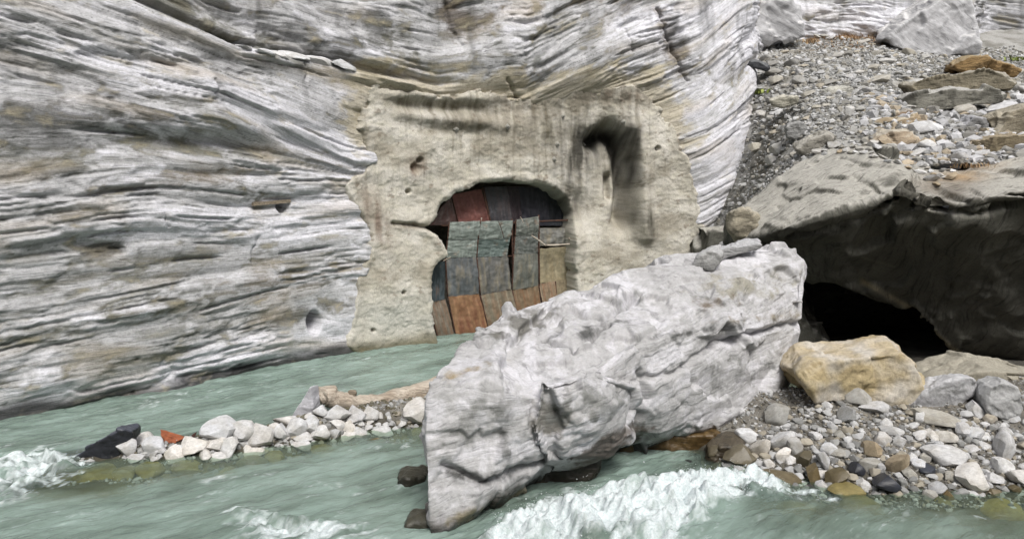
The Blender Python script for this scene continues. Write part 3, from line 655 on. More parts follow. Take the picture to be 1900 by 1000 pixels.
boulder = hull_rock('river_boulder', [
    pp([(850, 652, 12.4), (1000, 580, 14.2), (798, 708, 11.0), (786, 800, 10.75), (800, 1000, 10.35), (792, 900, 10.5), (1000, 735, 11.3), (850, 968, 10.5), (955, 918, 11.3), (1030, 850, 11.8), (1040, 740, 11.5)]) + [(-1.2, 11.2, -1.1), (-1.4, 12.6, -1.1), (0.4, 15.2, -1.1), (0.2, 12.5, -1.1)],
    pp([(900, 632, 13.2), (1060, 540, 14.9), (1150, 500, 15.5), (1240, 468, 16.0), (1330, 462, 16.3), (1430, 455, 16.5), (1478, 468, 16.3), (1497, 497, 16.1), (1000, 735, 11.35), (1010, 830, 11.8), (1190, 640, 13.0), (1300, 598, 13.9), (1483, 560, 15.5), (1190, 790, 12.9), (1340, 793, 13.9), (1432, 765, 14.6), (1464, 700, 15.2), (1482, 625, 15.8)]) + [(0.4, 15.2, -1.1), (4.6, 18.2, 0.2), (6.2, 17.6, 0.6), (4.5, 18.4, 2.6), (1.5, 14.5, -1.1), (3.4, 16.2, -1.1)],
    pp([(1005, 705, 11.25), (1090, 692, 11.6), (1185, 712, 12.2), (1193, 760, 12.3), (1180, 800, 12.2), (1130, 845, 11.9), (1050, 868, 11.5), (1012, 845, 11.25), (992, 780, 11.15), (1090, 770, 11.2)]) + pp([(1010, 720, 13.5), (1180, 720, 14), (1180, 800, 14), (1020, 850, 13)]),
    pp([(884, 634, 13.0), (888, 603, 13.2), (930, 572, 14.0), (1015, 556, 14.6), (1062, 537, 14.9), (1010, 592, 13.9), (930, 622, 13.1)]) + pp([(900, 640, 14.5), (1050, 580, 15.6)]),
    pp([(1250, 505, 15.4), (1290, 470, 15.9), (1330, 463, 16.1), (1460, 458, 16.4), (1498, 500, 15.9), (1490, 560, 15.5), (1350, 560, 14.9)]) + pp([(1300, 520, 17), (1480, 520, 17)]),
    pp([(1000, 800, 13.3), (1190, 780, 14.2), (1360, 800, 15)]) + [(0.6, 12.6, -1.1), (1.6, 13.6, 0.05), (3.6, 14.4, -.2), (3.9, 14.7, -1.1), (1.5, 15, -1.1)],
], 0.023, 2, 31, AX, (-0.25, -0.45, 0.85), 0.6, 0.08, 1.1, main_col, M_BOULDER, main_crack, chip=0.6, planes=0.8, tilt=0.13)
tag(boulder, 'huge pale grey marble boulder lying in the river before the tunnel', 'boulder')

def slab_col(base, lit_dust, k=0.85, seed=300, stain=None):
    base = np.array(base); lit_dust = np.array(lit_dust)
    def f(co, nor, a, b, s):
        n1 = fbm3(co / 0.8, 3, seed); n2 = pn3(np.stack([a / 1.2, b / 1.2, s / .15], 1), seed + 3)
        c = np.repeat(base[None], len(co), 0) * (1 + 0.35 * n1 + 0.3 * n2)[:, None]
        c = mixc(c, lit_dust, np.clip(ss(0.32, 0.8, nor[:, 2] + 0.35 * n1), 0, 0.85))  # paler upward faces: dust, and underside shade put into the colour
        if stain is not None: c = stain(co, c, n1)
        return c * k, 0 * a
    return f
def cave_stain(co, c, n1):
    px, py = proj(co[:, 0], co[:, 1], co[:, 2])
    v = np.exp(-(linesd(px, py, [(1600, 522), (1690, 572), (1740, 625), (1812, 684)]) / 5.0) ** 2); c = mixc(c, lin(176, 164, 134), np.clip(v * (0.8 + n1), 0, .9))
    v = np.exp(-(linesd(px, py, [(1600, 478), (1660, 495)]) / 2.0) ** 2); c = mixc(c, lin(150, 147, 134), np.clip(v * .4, 0, .9))
    c = mixc(c, BROWN * .8, np.clip(.6 * blob(px, py, 1760, 350, 60, 26) * (1 + 2 * n1), 0, .8))
    return mixc(c, lin(190, 160, 120), np.clip(.6 * blob(px, py, 1800, 320, 60, 14, -.2) * (1 + 2 * n1), 0, .8))
def cave_crack(co):
    px, py = proj(co[:, 0], co[:, 1], co[:, 2]); w = 4 * pn3(co / 0.35, 310); px = px + w; py = py + w; d = 0; fr = co[:, 1] < 20.5
    for pts, wd, dp in [([(1462, 442), (1500, 431), (1570, 410), (1640, 380), (1662, 366)], 4.5, .3), ([(1735, 388), (1800, 392), (1860, 384), (1930, 374)], 3.5, .25), ([(1690, 290), (1700, 330), (1712, 362)], 3, .12), ([(1520, 340), (1580, 325), (1640, 345)], 3, .08), ([(1440, 380), (1500, 360), (1560, 358)], 3, .08), ([(1560, 290), (1600, 310), (1655, 318)], 2.5, .07), ([(1800, 345), (1830, 370)], 3, .1), ([(1780, 520), (1730, 600)], 3, .08)]:
        d = d - dp * np.exp(-(linesd(px, py, pts) / wd) ** 2) * fr
    return d
cave = hull_rock('overhanging_boulder', [
    pp([(1350, 455, 19.3), (1345, 405, 19.7), (1400, 350, 20.2), (1440, 320, 20.3), (1490, 292, 20.1), (1560, 275, 20), (1640, 278, 19.8), (1700, 302, 19.2), (1430, 436, 17.9), (1500, 403, 17.4), (1565, 376, 17.2), (1610, 366, 17.1), (1655, 355, 17.0), (1475, 437, 17.9), (1570, 407, 17.5), (1638, 379, 17.25), (1400, 420, 24), (1560, 330, 24), (1700, 330, 24)]),
    pp([(1640, 300, 19), (1740, 300, 18.6), (1662, 356, 17.0), (1735, 382, 16.8), (1700, 372, 16.95), (1765, 345, 17.5), (1680, 330, 18), (1810, 300, 18.6), (1800, 330, 18.0), (1660, 366, 17.4), (1740, 330, 24), (1600, 330, 24)]),
    pp([(1738, 335, 18), (1745, 370, 16.9), (1800, 345, 17.4), (1850, 384, 16.6), (1780, 388, 16.8), (1900, 372, 16.5), (2000, 360, 16.2), (2250, 355, 15.5), (1850, 300, 18.4), (1890, 285, 18.6), (2000, 280, 18.5), (2250, 270, 18.5), (1740, 330, 24), (2250, 330, 24)]),
    pp([(1470, 446, 18.1), (1570, 417, 17.75), (1650, 374, 17.5), (1700, 376, 17.3), (1430, 440, 18.2), (1440, 480, 18.7), (1490, 512, 19.2), (1560, 521, 19.3), (1600, 540, 19.5), (1640, 562, 19.6), (1695, 570, 19.4), (1440, 480, 24), (1560, 480, 24), (1690, 480, 24), (1500, 350, 24)]),
    pp([(1640, 392, 17.6), (1650, 500, 18.8), (1700, 390, 17.2), (1740, 390, 17.05), (1800, 395, 16.95), (1900, 384, 16.75), (2250, 370, 16.0), (1695, 572, 19.2), (1740, 622, 19.5), (1815, 688, 20), (1900, 696, 19.7), (2250, 730, 19.2), (1850, 730, 20.5), (1900, 600, 25), (2250, 600, 25), (1720, 400, 25), (2250, 400, 25)]),
    pp([(1430, 450, 19.6), (1482, 545, 20.5), (1552, 662, 21.2), (1520, 720, 20.5), (1400, 720, 20.3), (1350, 460, 20.6), (1350, 450, 25), (1560, 720, 25), (1480, 500, 25), (1350, 720, 25)]),
    [(6.5, 24.5, 0), (6.5, 24.5, 3.4), (20, 24.5, 0), (20, 24.5, 4.2), (6.5, 26, 0), (6.5, 26, 3.4), (20, 26, 0), (20, 26, 4.2)],
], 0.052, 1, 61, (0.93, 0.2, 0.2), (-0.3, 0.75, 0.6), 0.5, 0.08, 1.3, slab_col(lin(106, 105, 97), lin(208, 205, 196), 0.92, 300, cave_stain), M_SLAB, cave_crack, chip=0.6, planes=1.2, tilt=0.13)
tag(cave, 'enormous overhanging rock slab with a dark hollow beneath it', 'boulder')

# ------------------------------------------------------------------ scree slope above the overhang
_tp = [(1418, 335, 22.5), (1350, 440, 23.2), (1335, 470, 23.0), (1405, 270, 25.5), (1395, 180, 28.5), (1380, 100, 31.5), (1450, 262, 23.5), (1500, 285, 20.6), (1550, 165, 26), (1600, 75, 32.6), (1480, 85, 32), (1750, 90, 32.5), (1640, 290, 20.0), (1700, 270, 20.2), (1760, 300, 18.8), (1850, 240, 20.8), (1800, 160, 26), (1900, 115, 31), (2000, 260, 20), (2100, 140, 28), (1680, 180, 25), (2200, 300, 19), (1300, 500, 23.5), (1250, 540, 24.5), (1330, 460, 25.5), (1370, 400, 24.5)]
_tpts = [P(*q) for q in _tp]
_tf = rbf([(p.x, p.y) for p in _tpts], [p.z for p in _tpts], 0.5)
def talus(x, y): return _tf(x, y) + 0.10 * fbm2(np.asarray(x) / 0.9, np.asarray(y) / 0.9, 3, 95) - 0.1
def talus_in(x, y): return y > np.interp(x, [5.5, 6.4, 7.2, 8.2, 9.2, 12, 16, 20], [22.3, 21.8, 20.6, 19.9, 19.4, 18.6, 18.2, 18])
def build_talus():
    X = np.arange(5.0, 26, 0.07); Y = np.arange(17.5, 37, 0.07); nx, ny = len(X), len(Y)
    x = np.repeat(X, ny); y = np.tile(Y, nx); z = talus(x, y) + 0.03 * fbm2(x / .2, y / .2, 2, 96)
    n = fbm2(x / 0.8, y / 0.8, 3, 97)
    c = np.repeat(lin(178, 177, 173)[None], len(x), 0); c = mixc(c, lin(136, 134, 127), np.clip(0.3 + 1.6 * n, 0, 1))
    px, py = proj(x, y, z); c = mixc(c, lin(86, 80, 66), np.clip(0.9 * blob(px, py, 1435, 230, 26, 60, .2) + .8 * blob(px, py, 1410, 310, 20, 30), 0, .9)); c = mixc(c, lin(150, 118, 84), np.clip(0.75 * blob(px, py, 1570, 72, 90, 20) * (1 + 2 * n), 0, .8))
    f, used = grid_faces(nx, ny, talus_in(x, y).reshape(nx, ny))
    o = link('scree_slope', mesh_np('scree_slope', np.stack([x, y, z], 1)[used], f, c[used]), M_GROUND); tag(o, kind='structure')
build_talus()

# ------------------------------------------------------------------ loose stones
def stone_mesh(name, seed, cuts=9, depth=(0.55, 0.85), sub=3, rough=0.05, flat=1.0):
    bm = bmesh.new(); bmesh.ops.create_icosphere(bm, subdivisions=sub, radius=1.0)
    co = np.array([v.co[:] for v in bm.verts]); r = np.random.default_rng(seed)
    co = co * (1 + 0.18 * pn3(co * 0.9 + seed, seed))[:, None]
    for _ in range(cuts):
        n = r.normal(size=3); n /= np.linalg.norm(n); d = r.uniform(*depth); k = co @ n - d
        co = co - np.where(k > 0, k, 0)[:, None] * n * 0.94
    co = co * (1 + rough * fbm3(co * 3 + seed, 3, seed))[:, None]
    co -= (co.max(0) + co.min(0)) / 2; co /= np.abs(co).max(0)
    for v, c in zip(bm.verts, co): v.co = c
    me = bpy.data.meshes.new(name); bm.to_mesh(me); bm.free()
    me.polygons.foreach_set('use_smooth', np.ones(len(me.polygons), bool))
    me.set_sharp_from_angle(angle=math.radians(28))
    return me
ROUND = [stone_mesh('round_stone', 400 + i, 11, (0.55, 0.85)) for i in range(8)]
ANG = [stone_mesh('angular_stone', 420 + i, 13, (0.36, 0.66)) for i in range(9)]
W1, W2 = tuple(lin(234, 234, 234, .92)), tuple(lin(208, 208, 210, .92))
M_WHITE = mat_stone('pale_stone', [W1, W2, tuple(lin(236, 232, 226, .92)), tuple(lin(216, 218, 222, .92)), W1], 3.0)
M_MIX = mat_stone('mixed_stone', [tuple(lin(*c, .92)) for c in [(214, 214, 214), (186, 186, 186), (226, 226, 228), (150, 152, 154), (204, 200, 190), (172, 170, 164), (230, 230, 232), (202, 194, 180), (218, 217, 214)]], 3.0)
M_WETS = mat_stone('wet_stone', [tuple(lin(*c, .8)) for c in [(96, 92, 80), (120, 108, 78), (84, 84, 86), (128, 120, 100), (140, 116, 70)]], 3.0, rough=0.3)
M_TALUS = mat_stone('scree_stone', [tuple(lin(*c, .8)) for c in [(208, 206, 202), (184, 183, 178), (226, 225, 222), (164, 163, 160), (202, 197, 184), (218, 218, 220)]], 3.0)
M_TAN = mat_stone('tan_stone', [tuple(lin(*c, .8)) for c in [(200, 184, 160), (184, 168, 142)]], 3.0)
M_DARKS = mat_stone('dark_slate', [tuple(lin(74, 78, 88, .8)), tuple(lin(60, 62, 70, .8))], 2.5, rough=0.35)
M_YEL = mat_stone('submerged_stone', [tuple(lin(176, 160, 96, .8)), tuple(lin(150, 140, 100, .8))], 3.0, rough=0.4)

for me_ in ROUND + ANG: me_.materials.append(M_WHITE)
def cname(m): return {'pale_stone': 'whitish', 'mixed_stone': 'grey', 'wet_stone': 'brown wet', 'scree_stone': 'grey', 'tan_stone': 'tan'}.get(m.name, 'grey')
def sname(r, a, b): return 'small' if r < a else 'medium' if r < b else 'large'
def stone(name, px, py, w, h, zfun, mat, protos, label, group=None, tilt=0.0, embed=0.25, d=None, cat='rock', Y=None, seed=None, rx=0.0):
    """a stone whose outline is w x h image pixels round (px, py), standing on the ground there"""
    q = hit(px, min(py + h * (0.5 - embed * 0.5), 999 + h), zfun) if Y is None else P(px, py + h * 0.4, Y)
    if q is None: return None
    if zfun is bed and px < 800: q.y = min(q.y, float(np.interp(px, [150, 300, 430, 560, 680, 800], [p.y for p in BAR[:6]])) + 0.45)   # the far slope of the bar is out of sight
    k = q.y / F * 1.02
    sx, sz = w * k / 2, h * k / 2; sy = d if d else (sx + sz) / 2 * R.uniform(0.85, 1.1)
    o = link(name, protos[(seed if seed is not None else R.randrange(99)) % len(protos)])
    if not o.data.materials: o.data.materials.append(mat)
    o.material_slots[0].link = 'OBJECT'; o.material_slots[0].material = mat
    c = P(px, py, q.y + sy * 0.35)
    o.location = (c.x, c.y, c.z); o.scale = (sx, sy, sz); o.rotation_euler = (rx, tilt, R.uniform(-0.25, 0.25))
    return tag(o, label, cat, group)

# --- river bar on the left: stones picked out one by one
ZB = 2.317
def zb(x, y): return x / ZB, 620 + y / ZB
G_BAR = 'stones heaped on the narrow river bar'
LB = [  # zoomed x, y, w, h, tilt, kind, label
    (540, 482, 100, 82, .3, 'A', 'white angular stone leaning against the dark slab on the bar'), (618, 450, 90, 56, 0, 'R', 'low rounded white stone left of the rusty plate, at the back'), (662, 478, 90, 64, .1, 'R', 'rounded white stone right beside the rusty plate, in front'),
    (755, 510, 84, 66, 0, 'A', 'squat grey stone at the water below the rusty plate'), (835, 482, 116, 70, .1, 'A', 'long grey stone just right of the rusty plate'), (935, 415, 150, 98, 0, 'R', 'largest broad white stone on the crest of the bar'),
    (1050, 415, 104, 90, 0, 'R', 'round white stone next to the largest one on the bar'), (1125, 442, 100, 108, .2, 'R', 'tall egg-shaped white stone in the middle of the bar'), (925, 472, 105, 66, -.2, 'A', 'white stone tucked below the largest one on the bar'), (985, 495, 95, 96, -.5, 'A', 'wedge-shaped pale stone leaning at the front of the bar'),
    (950, 525, 105, 44, -.1, 'A', 'flat grey stone at the waterline under the wedge-shaped one'), (880, 520, 64, 52, .3, 'A', 'small dark-footed grey stone at the waterline'), (1090, 510, 88, 50, 0, 'A', 'low grey stone at the waterline below the egg-shaped one'),
    (1210, 422, 70, 78, 0, 'R', 'upright pale stone right of the egg-shaped one'), (1225, 368, 92, 46, .1, 'A', 'flat white block left of the pointed slab'), (1280, 402, 80, 84, .3, 'R', 'pale rounded stone below the pointed slab'),
    (1340, 392, 64, 72, -.2, 'R', 'oval pale stone right of the pointed slab foot'), (1370, 428, 100, 64, -.4, 'A', 'elongated pale stone slanting across the bar front'), (1295, 478, 96, 48, .1, 'A', 'angular grey stone at the waterline, middle of the bar'), (1300, 442, 86, 38, -.1, 'A', 'thin pale stone under the rounded one by the pointed slab'),
    (1435, 428, 50, 60, .2, 'A', 'small triangular pale stone below the log'), (1455, 340, 108, 68, -.2, 'A', 'broad pale stone under the root end of the log'), (1530, 352, 82, 68, .3, 'A', 'grey-white block against the underside of the log'), (1595, 347, 68, 66, .3, 'A', 'tilted pale stone below the middle of the log'),
    (1500, 396, 60, 50, .3, 'A', 'grey stone in the right part of the bar'), (1450, 388, 64, 50, .5, 'A', 'slanting bluish stone in the right part of the bar'), (1490, 440, 76, 40, 0, 'A', 'low stone at the waterline in the right part of the bar'), (1550, 428, 82, 48, -.2, 'A', 'pale stone at the waterline by the brown leaves'),
    (1640, 416, 100, 40, 0, 'A', 'long flat pale stone near the right end of the bar'), (1785, 338, 106, 104, 0, 'R', 'big cream rounded stone against the huge boulder'), (1605, 468, 96, 74, .2, 'A', 'dark wet stone standing in the water before the bar'), (1385, 332, 70, 56, .2, 'R', 'pale stone behind the pointed slab'),
    (585, 532, 76, 36, 0, 'A', 'flat bluish stone at the water beside the dark slab'), (1180, 405, 50, 44, 0, 'R', 'small pale stone behind the upright one on the bar')]
for x, y, w, h, ti, kd, lab in LB:
    px, py = zb(x, y); dark = 'dark wet' in lab
    stone('stone', px, py, w / ZB * 1.12, h / ZB * 1.12, bed, M_WETS if dark else M_WHITE, (ROUND if R.random() < .4 else ANG) if kd == 'R' else ANG, lab, G_BAR, tilt=ti)
placed = [(zb(x, y)[0], zb(x, y)[1], (w + h) / 4 / ZB) for x, y, w, h, *_ in LB]
n = 0
for _ in range(4000):
    if n >= 130: break
    px = R.uniform(225, 788); yf = np.interp(px, [130, 225, 370, 430, 520, 670, 780], [866, 852, 853, 855, 832, 812, 790]); yb = np.interp(px, [130, 240, 300, 400, 500, 560, 640, 780], [850, 820, 822, 800, 800, 765, 765, 762])
    py = R.uniform(yb, yf); r = R.choice([4, 5, 5, 6, 6, 7, 8])
    if any((px - a) ** 2 + (py - b) ** 2 < (0.55 * (r + c)) ** 2 for a, b, c in placed): continue
    if stone('stone' if r >= 7 else 'FILL_narrow', px, py, 2 * r * R.uniform(.9, 1.3), 2 * r * R.uniform(.7, 1), bed, M_WHITE if py < yf - 8 else M_MIX, ANG, 'small loose stone filling gaps on the narrow bar, ' + ('near the dark slab' if px < 300 else 'left of the pointed slab' if px < 540 else 'below the driftwood log'), G_BAR, tilt=R.uniform(-.4, .4)):
        placed.append((px, py, r)); n += 1
for px, py, w, h in [(510, 846, 40, 20), (470, 858, 60, 22), (350, 862, 60, 22), (180, 880, 80, 36), (280, 868, 60, 22), (600, 835, 50, 16), (580, 938, 60, 26), (760, 985, 60, 30), (775, 800, 40, 18), (740, 900, 60, 30), (420, 876, 40, 14), (230, 876, 50, 22), (1600, 940, 90, 30), (1760, 935, 80, 26), (1850, 945, 100, 30), (1480, 945, 80, 24), (1700, 980, 110, 36), (1400, 985, 90, 30), (1690, 925, 50, 20)]:
    q = PZ(px, py, -0.12); o = link('stone', ROUND[R.randrange(8)]); o.material_slots[0].link = 'OBJECT'; o.material_slots[0].material = M_YEL
    k = q.y / F; o.location = (q.x, q.y, -0.06 - h * k * 0.5); o.scale = (w * k / 2, w * k / 2, h * k * 0.75); o.rotation_euler[2] = R.uniform(-.4, .4)
    tag(o, 'yellowish stone lying just under the water surface', 'rock', 'submerged yellowish stones')

def block(name, outline, Y, dvec, voxel, label, colbase, lit_dust, group=None, amp=.5, facet=.25, fcell=.5, mat=None, seed=1, cat='rock', stain=None, smooth=2, axis=((1, .2, .1), (0, -.3, 1)), cuts=8):
    """rock from its visible outline (image x, y[, depth]) and a thickness vector"""
    pts = [P(q[0], q[1], q[2] if len(q) > 2 else Y) for q in outline]; c = sum(pts, Vector()) / len(pts)
    bk = [c + (p - c) * 0.9 + Vector(dvec) for p in pts]; fr = [c + (p - c) * 0.9 - Vector(dvec) * 0.05 for p in pts]
    o = hull_rock(name, [pts + bk + fr], voxel * .8, 1, seed, axis[0], axis[1], amp * .5, facet * .3, fcell * 1.2, slab_col(colbase, lit_dust, .85, seed + 7, stain), mat or M_SLAB, cuts=cuts, tilt=.14, planes=max(.18, .26 * (max(p.x for p in pts) - min(p.x for p in pts))) if cuts else 0)
    return tag(o, label, cat, group)

# pointed slab, dark slab, rusty plate, driftwood on the bar
q = hit(565, 770, bed)
block('pointed_rock', [(538, 778), (547, 762), (557, 748), (567, 731), (577, 716), (580, 738), (581, 758), (577, 770), (560, 778)], BAR[3].y + 0.4, (.1, .28, 0), .018, 'pointed upright white slab sticking up from the bar', lin(214, 214, 220), lin(232, 232, 236), None, .25, .1, .3, M_BOULDER, 3, cuts=0)
q = PZ(180, 850)
block('dark_rock', [(127, 868), (130, 858), (150, 840), (165, 832), (200, 806), (226, 794), (240, 802), (238, 826), (215, 852), (190, 860), (150, 873)], q.y, (0, .5, -.05), .022, 'wet blackish slab at the left tip of the river bar', lin(58, 60, 66), lin(92, 96, 108), None, .3, .12, .35, mat_rock('wet_slate', (1.5, 16), 14, .4, .02, .32, .3), 4, smooth=1)

def tube(path, rad, nseg=16, seed=0, noise=.08):
    path = [Vector(p) for p in path]; co = []; n = len(path)
    for i, p in enumerate(path):
        t = (path[min(i + 1, n - 1)] - path[max(i - 1, 0)]).normalized(); s = t.cross(Vector((0, 0, 1))).normalized(); up = s.cross(t)
        for k in range(nseg):
            a = 2 * math.pi * k / nseg; co.append(p + (s * math.cos(a) + up * math.sin(a)) * rad[i])
    co = np.array([c[:] for c in co]); ctr = np.repeat(np.array([p[:] for p in path]), nseg, 0)
    rr = np.repeat(np.array(rad), nseg)[:, None]; co = co + (co - ctr) * (noise * 3 * pn3(co / (rr * 2.2 + .02), seed))[:, None]
    f = []
    for i in range(n - 1):
        for k in range(nseg): f.append((i * nseg + k, i * nseg + (k + 1) % nseg, (i + 1) * nseg + (k + 1) % nseg, (i + 1) * nseg + k))
    m = len(co); co = np.concatenate([co, [np.array(path[0][:])], [np.array(path[-1][:])]])
    for k in range(nseg):
        f.append((m, (k + 1) % nseg, k, k)); f.append((m + 1, (n - 1) * nseg + k, (n - 1) * nseg + (k + 1) % nseg, (n - 1) * nseg + k)) 
    quads = np.array([q for q in f if len(set(q)) == 4]); me = bpy.data.meshes.new('tube')
    me.from_pydata(co.tolist(), [], [tuple(dict.fromkeys(q)) for q in f]); me.polygons.foreach_set('use_smooth', np.ones(len(me.polygons), bool)); me.update()
    return me
def resample(pts, rad, n):
    t = np.linspace(0, len(pts) - 1, n); c = catmull([p[:] for p in pts], 20); tt = np.linspace(0, len(pts) - 1, len(c))
    return [Vector((np.interp(a, tt, c[:, 0]), np.interp(a, tt, c[:, 1]), np.interp(a, tt, c[:, 2]))) for a in t], [float(np.interp(a, range(len(rad)), rad)) for a in t]
def mat_wood(name, c1, c2, scale=(1.5, 14, 14)):
    t = NT(name); tc = t.n('ShaderNodeTexCoord'); n = t.noise(tc.outputs['Object'], 1.6, 7, .65, scale); n2 = t.noise(tc.outputs['Object'], 2.2, 4, .6)
    col = t.mix(t.ramp(n.outputs[0], [(.32, tuple(c1)), (.62, tuple(c2))]).outputs[0], t.ramp(n2.outputs[0], [(.3, (.72, .67, .62)), (.6, (1, 1, 1))]).outputs[0], 1, 'MULTIPLY')
    t.t.links.new(col, t.b.inputs['Base Color']); t.t.links.new(t.bump(n.outputs[0], .6, .03), t.b.inputs['Normal']); t.b.inputs['Roughness'].default_value = .85
    return t.m
M_LOG = mat_wood('driftwood', lin(126, 116, 104), lin(200, 190, 176))
M_LOGD = mat_wood('weathered_wood', lin(92, 84, 74), lin(156, 144, 126))
LY = float(np.interp(640, [560, 680], [BAR[3].y, BAR[4].y])) + .75
lpts = [P(592, 742, LY - .15), P(606, 734, LY - .05), P(630, 743, LY), P(680, 748, LY + .2), P(730, 739, LY + .5), P(790, 722, LY + .9), P(860, 700, LY + 1.5)]
log = empty('driftwood_log', lpts[3], 'bleached driftwood log with a knobbly root end on the bar', 'log')
def under(o, root): o.parent = root; o.matrix_parent_inverse = Matrix.Translation(-root.location); return o
pth, rd = resample(lpts, [.15, .24, .20, .17, .18, .2, .22], 60)
under(link('trunk', tube(pth, rd, 20, 3, .10), M_LOG), log)
pk, rk = resample([P(612, 738, LY), P(614, 728, LY - .02), P(616, 718, LY - .03)], [.2, .13, .07], 12); under(link('root_knob', tube(pk, rk, 14, 5, .2), M_LOG), log)
pk, rk = resample([P(650, 742, LY + .08), P(653, 732, LY + .1), P(655, 724, LY + .1)], [.10, .09, .07], 10); under(link('branch_stub', tube(pk, rk, 12, 6, .25), M_LOGD), log)
pk, rk = resample([P(700, 758, LY - .05), P(740, 752, LY + .2), P(790, 738, LY + .6)], [.10, .12, .13], 20); under(link('side_limb', tube(pk, rk, 14, 7, .12), M_LOGD), log)

def sheet(corners, nu, nv, thick, seed=0, dent=.02, colfn=None, bow=0.0):
    """thin bent plate through four corners (bottom-left, bottom-right, top-right, top-left), with thickness"""
    a, b, c, d = [np.array(p[:]) for p in corners]; U = np.linspace(0, 1, nu); V = np.linspace(0, 1, nv)
    u = np.repeat(U, nv)[:, None]; v = np.tile(V, nu)[:, None]
    co = (a * (1 - u) + b * u) * (1 - v) + (d * (1 - u) + c * u) * v
    nrm = np.cross(b - a, d - a); nrm /= np.linalg.norm(nrm)
    h = dent * (fbm2(u[:, 0] * 3 + seed, v[:, 0] * 3, 3, seed)) + bow * (np.sin(math.pi * v[:, 0]) + .5 * np.sin(math.pi * u[:, 0]))
    edge = np.minimum(np.minimum(u, 1 - u), np.minimum(v, 1 - v))[:, 0]
    co = co + (nrm * h[:, None])
    co = co + (b - a) * (0.02 * pn2(v[:, 0] * 6, u[:, 0], seed + 3) * (edge < .02))[:, None] + (d - a) * (0.02 * pn2(u[:, 0] * 6, v[:, 0], seed + 4) * (edge < .02))[:, None]
    co2 = co - nrm * thick; n = len(co); f, _ = grid_faces(nu, nv)
    rim = list(range(0, nv)) + [i * nv + nv - 1 for i in range(1, nu)] + [(nu - 1) * nv + j for j in range(nv - 2, -1, -1)] + [i * nv for i in range(nu - 2, 0, -1)]
    side = np.array([(rim[i], rim[i] + n, rim[(i + 1) % len(rim)] + n, rim[(i + 1) % len(rim)]) for i in range(len(rim))])
    col = colfn(u[:, 0], v[:, 0]) if colfn else None
    return mesh_np('sheet', np.concatenate([co, co2]), np.concatenate([f, f[:, ::-1] + n, side]), np.concatenate([col, col * .5]) if col is not None else None, None, False)
def mat_metal(name, rough=.55, metal=.35):
    t = NT(name); c = t.attr('Col'); tc = t.n('ShaderNodeTexCoord'); n = t.noise(tc.outputs['Object'], 9, 7, .7); n2 = t.noise(tc.outputs['Object'], 2.5, 4, .6)
    col = t.mix(c.outputs[0], t.ramp(n.outputs[0], [(.3, g3(.6)), (.65, g3(1.0))]).outputs[0], 1, 'MULTIPLY')
    t.t.links.new(col, t.b.inputs['Base Color']); t.b.inputs['Metallic'].default_value = metal; t.b.inputs['Roughness'].default_value = rough
    t.t.links.new(t.bump(n2.outputs[0], .3, .03, t.bump(n.outputs[0], .25, .01)), t.b.inputs['Normal']); return t.m
M_METAL = mat_metal('weathered_sheet_metal', .6, .05)
M_RUST = mat_metal('rusted_plate', .9, 0)
q = PZ(330, 830); RY = q.y - .1
rust = empty('rusty_plate', P(320, 826, RY), 'torn orange rusty metal plate bent among the stones of the bar', 'metal plate')
rc = lambda a, b: (lambda u, v: mixc(np.repeat(lin(*a)[None], len(u), 0), lin(*b), np.clip(.4 + 1.2 * fbm2(u * 4, v * 4, 3, 9), 0, 1)))
under(link('plate', sheet([P(305, 822, RY), P(325, 822, RY - .1), P(348, 811, RY + .15), P(298, 796, RY + .3)], 14, 14, .012, 2, .05, rc((140, 78, 50), (168, 98, 64)), .03), M_RUST), rust)
under(link('bent_flange', sheet([P(306, 834, RY - .22), P(345, 836, RY - .2), P(365, 801, RY + .18), P(318, 824, RY - .05)], 14, 10, .012, 5, .05, rc((70, 40, 30), (50, 34, 30)), -.03), M_RUST), rust)

# ------------------------------------------------------------------ sheet metal barricade in the tunnel mouth
def ZP(x, y): return 770 + x / 3.031, 320 + y / 3.031
u1 = u_at_px(808); u2 = u_at_px(1063); x1, y1, n1x, n1y = curve(np.array([u1, u2]))
pA = np.array([x1[0] - n1x[0] * .55, y1[0] - n1y[0] * .55]); pB = np.array([x1[1] - n1x[1] * .55, y1[1] - n1y[1] * .55])
tB = (pB - pA) / np.linalg.norm(pB - pA); nB = np.array([tB[1], -tB[0]])
def onplane(x, y, off, zoomed=True):
    px, py = ZP(x, y) if zoomed else (x, y); d = ray(px, py); p0 = pA + nB * off
    t = (p0 @ nB) / (d[0] * nB[0] + d[1] * nB[1]); return Vector((d[0] * t, d[1] * t, CZ + d[2] * t))
barr = empty('tunnel_barricade', (0.5 * (pA + pB)[0], 0.5 * (pA + pB)[1], 0), 'patchwork of rusted metal sheets closing off the tunnel mouth', 'barricade')
def metalcol(base, rust, amt, seed, grad=0):
    base = lin(*base); rust = lin(*rust)
    def f(u, v):
        c = np.repeat(base[None], len(u), 0) * (1.2 + .22 * fbm2(u * 1.5 + seed, v * 1.5, 3, seed))[:, None]
        c = mixc(c, base * 1.9 + .05, np.clip(1.8 * fbm2(u * 12, v * 1.1 + seed, 4, seed + 1, .6) - .15, 0, .5)); c = mixc(c, base * .3, np.clip(1.2 * fbm2(u * 7, v * 1.2 + seed, 3, seed + 5) - .15, 0, .5))
        c = mixc(c, rust, np.clip(amt + 1.3 * fbm2(u * 7, v * 1.2 + seed, 5, seed + 2, .6) + grad * (v - .5), 0, .95) if amt > 0 else np.clip(1.2 * fbm2(u * 5, v * 2 + seed, 3, seed + 3) - .3, 0, .5))
        return c
    return f
GRN, GRY, DRK, RED, RST, YLW = (112, 120, 114), (110, 110, 106), (56, 60, 66), (118, 78, 70), (140, 100, 72), (156, 144, 118)
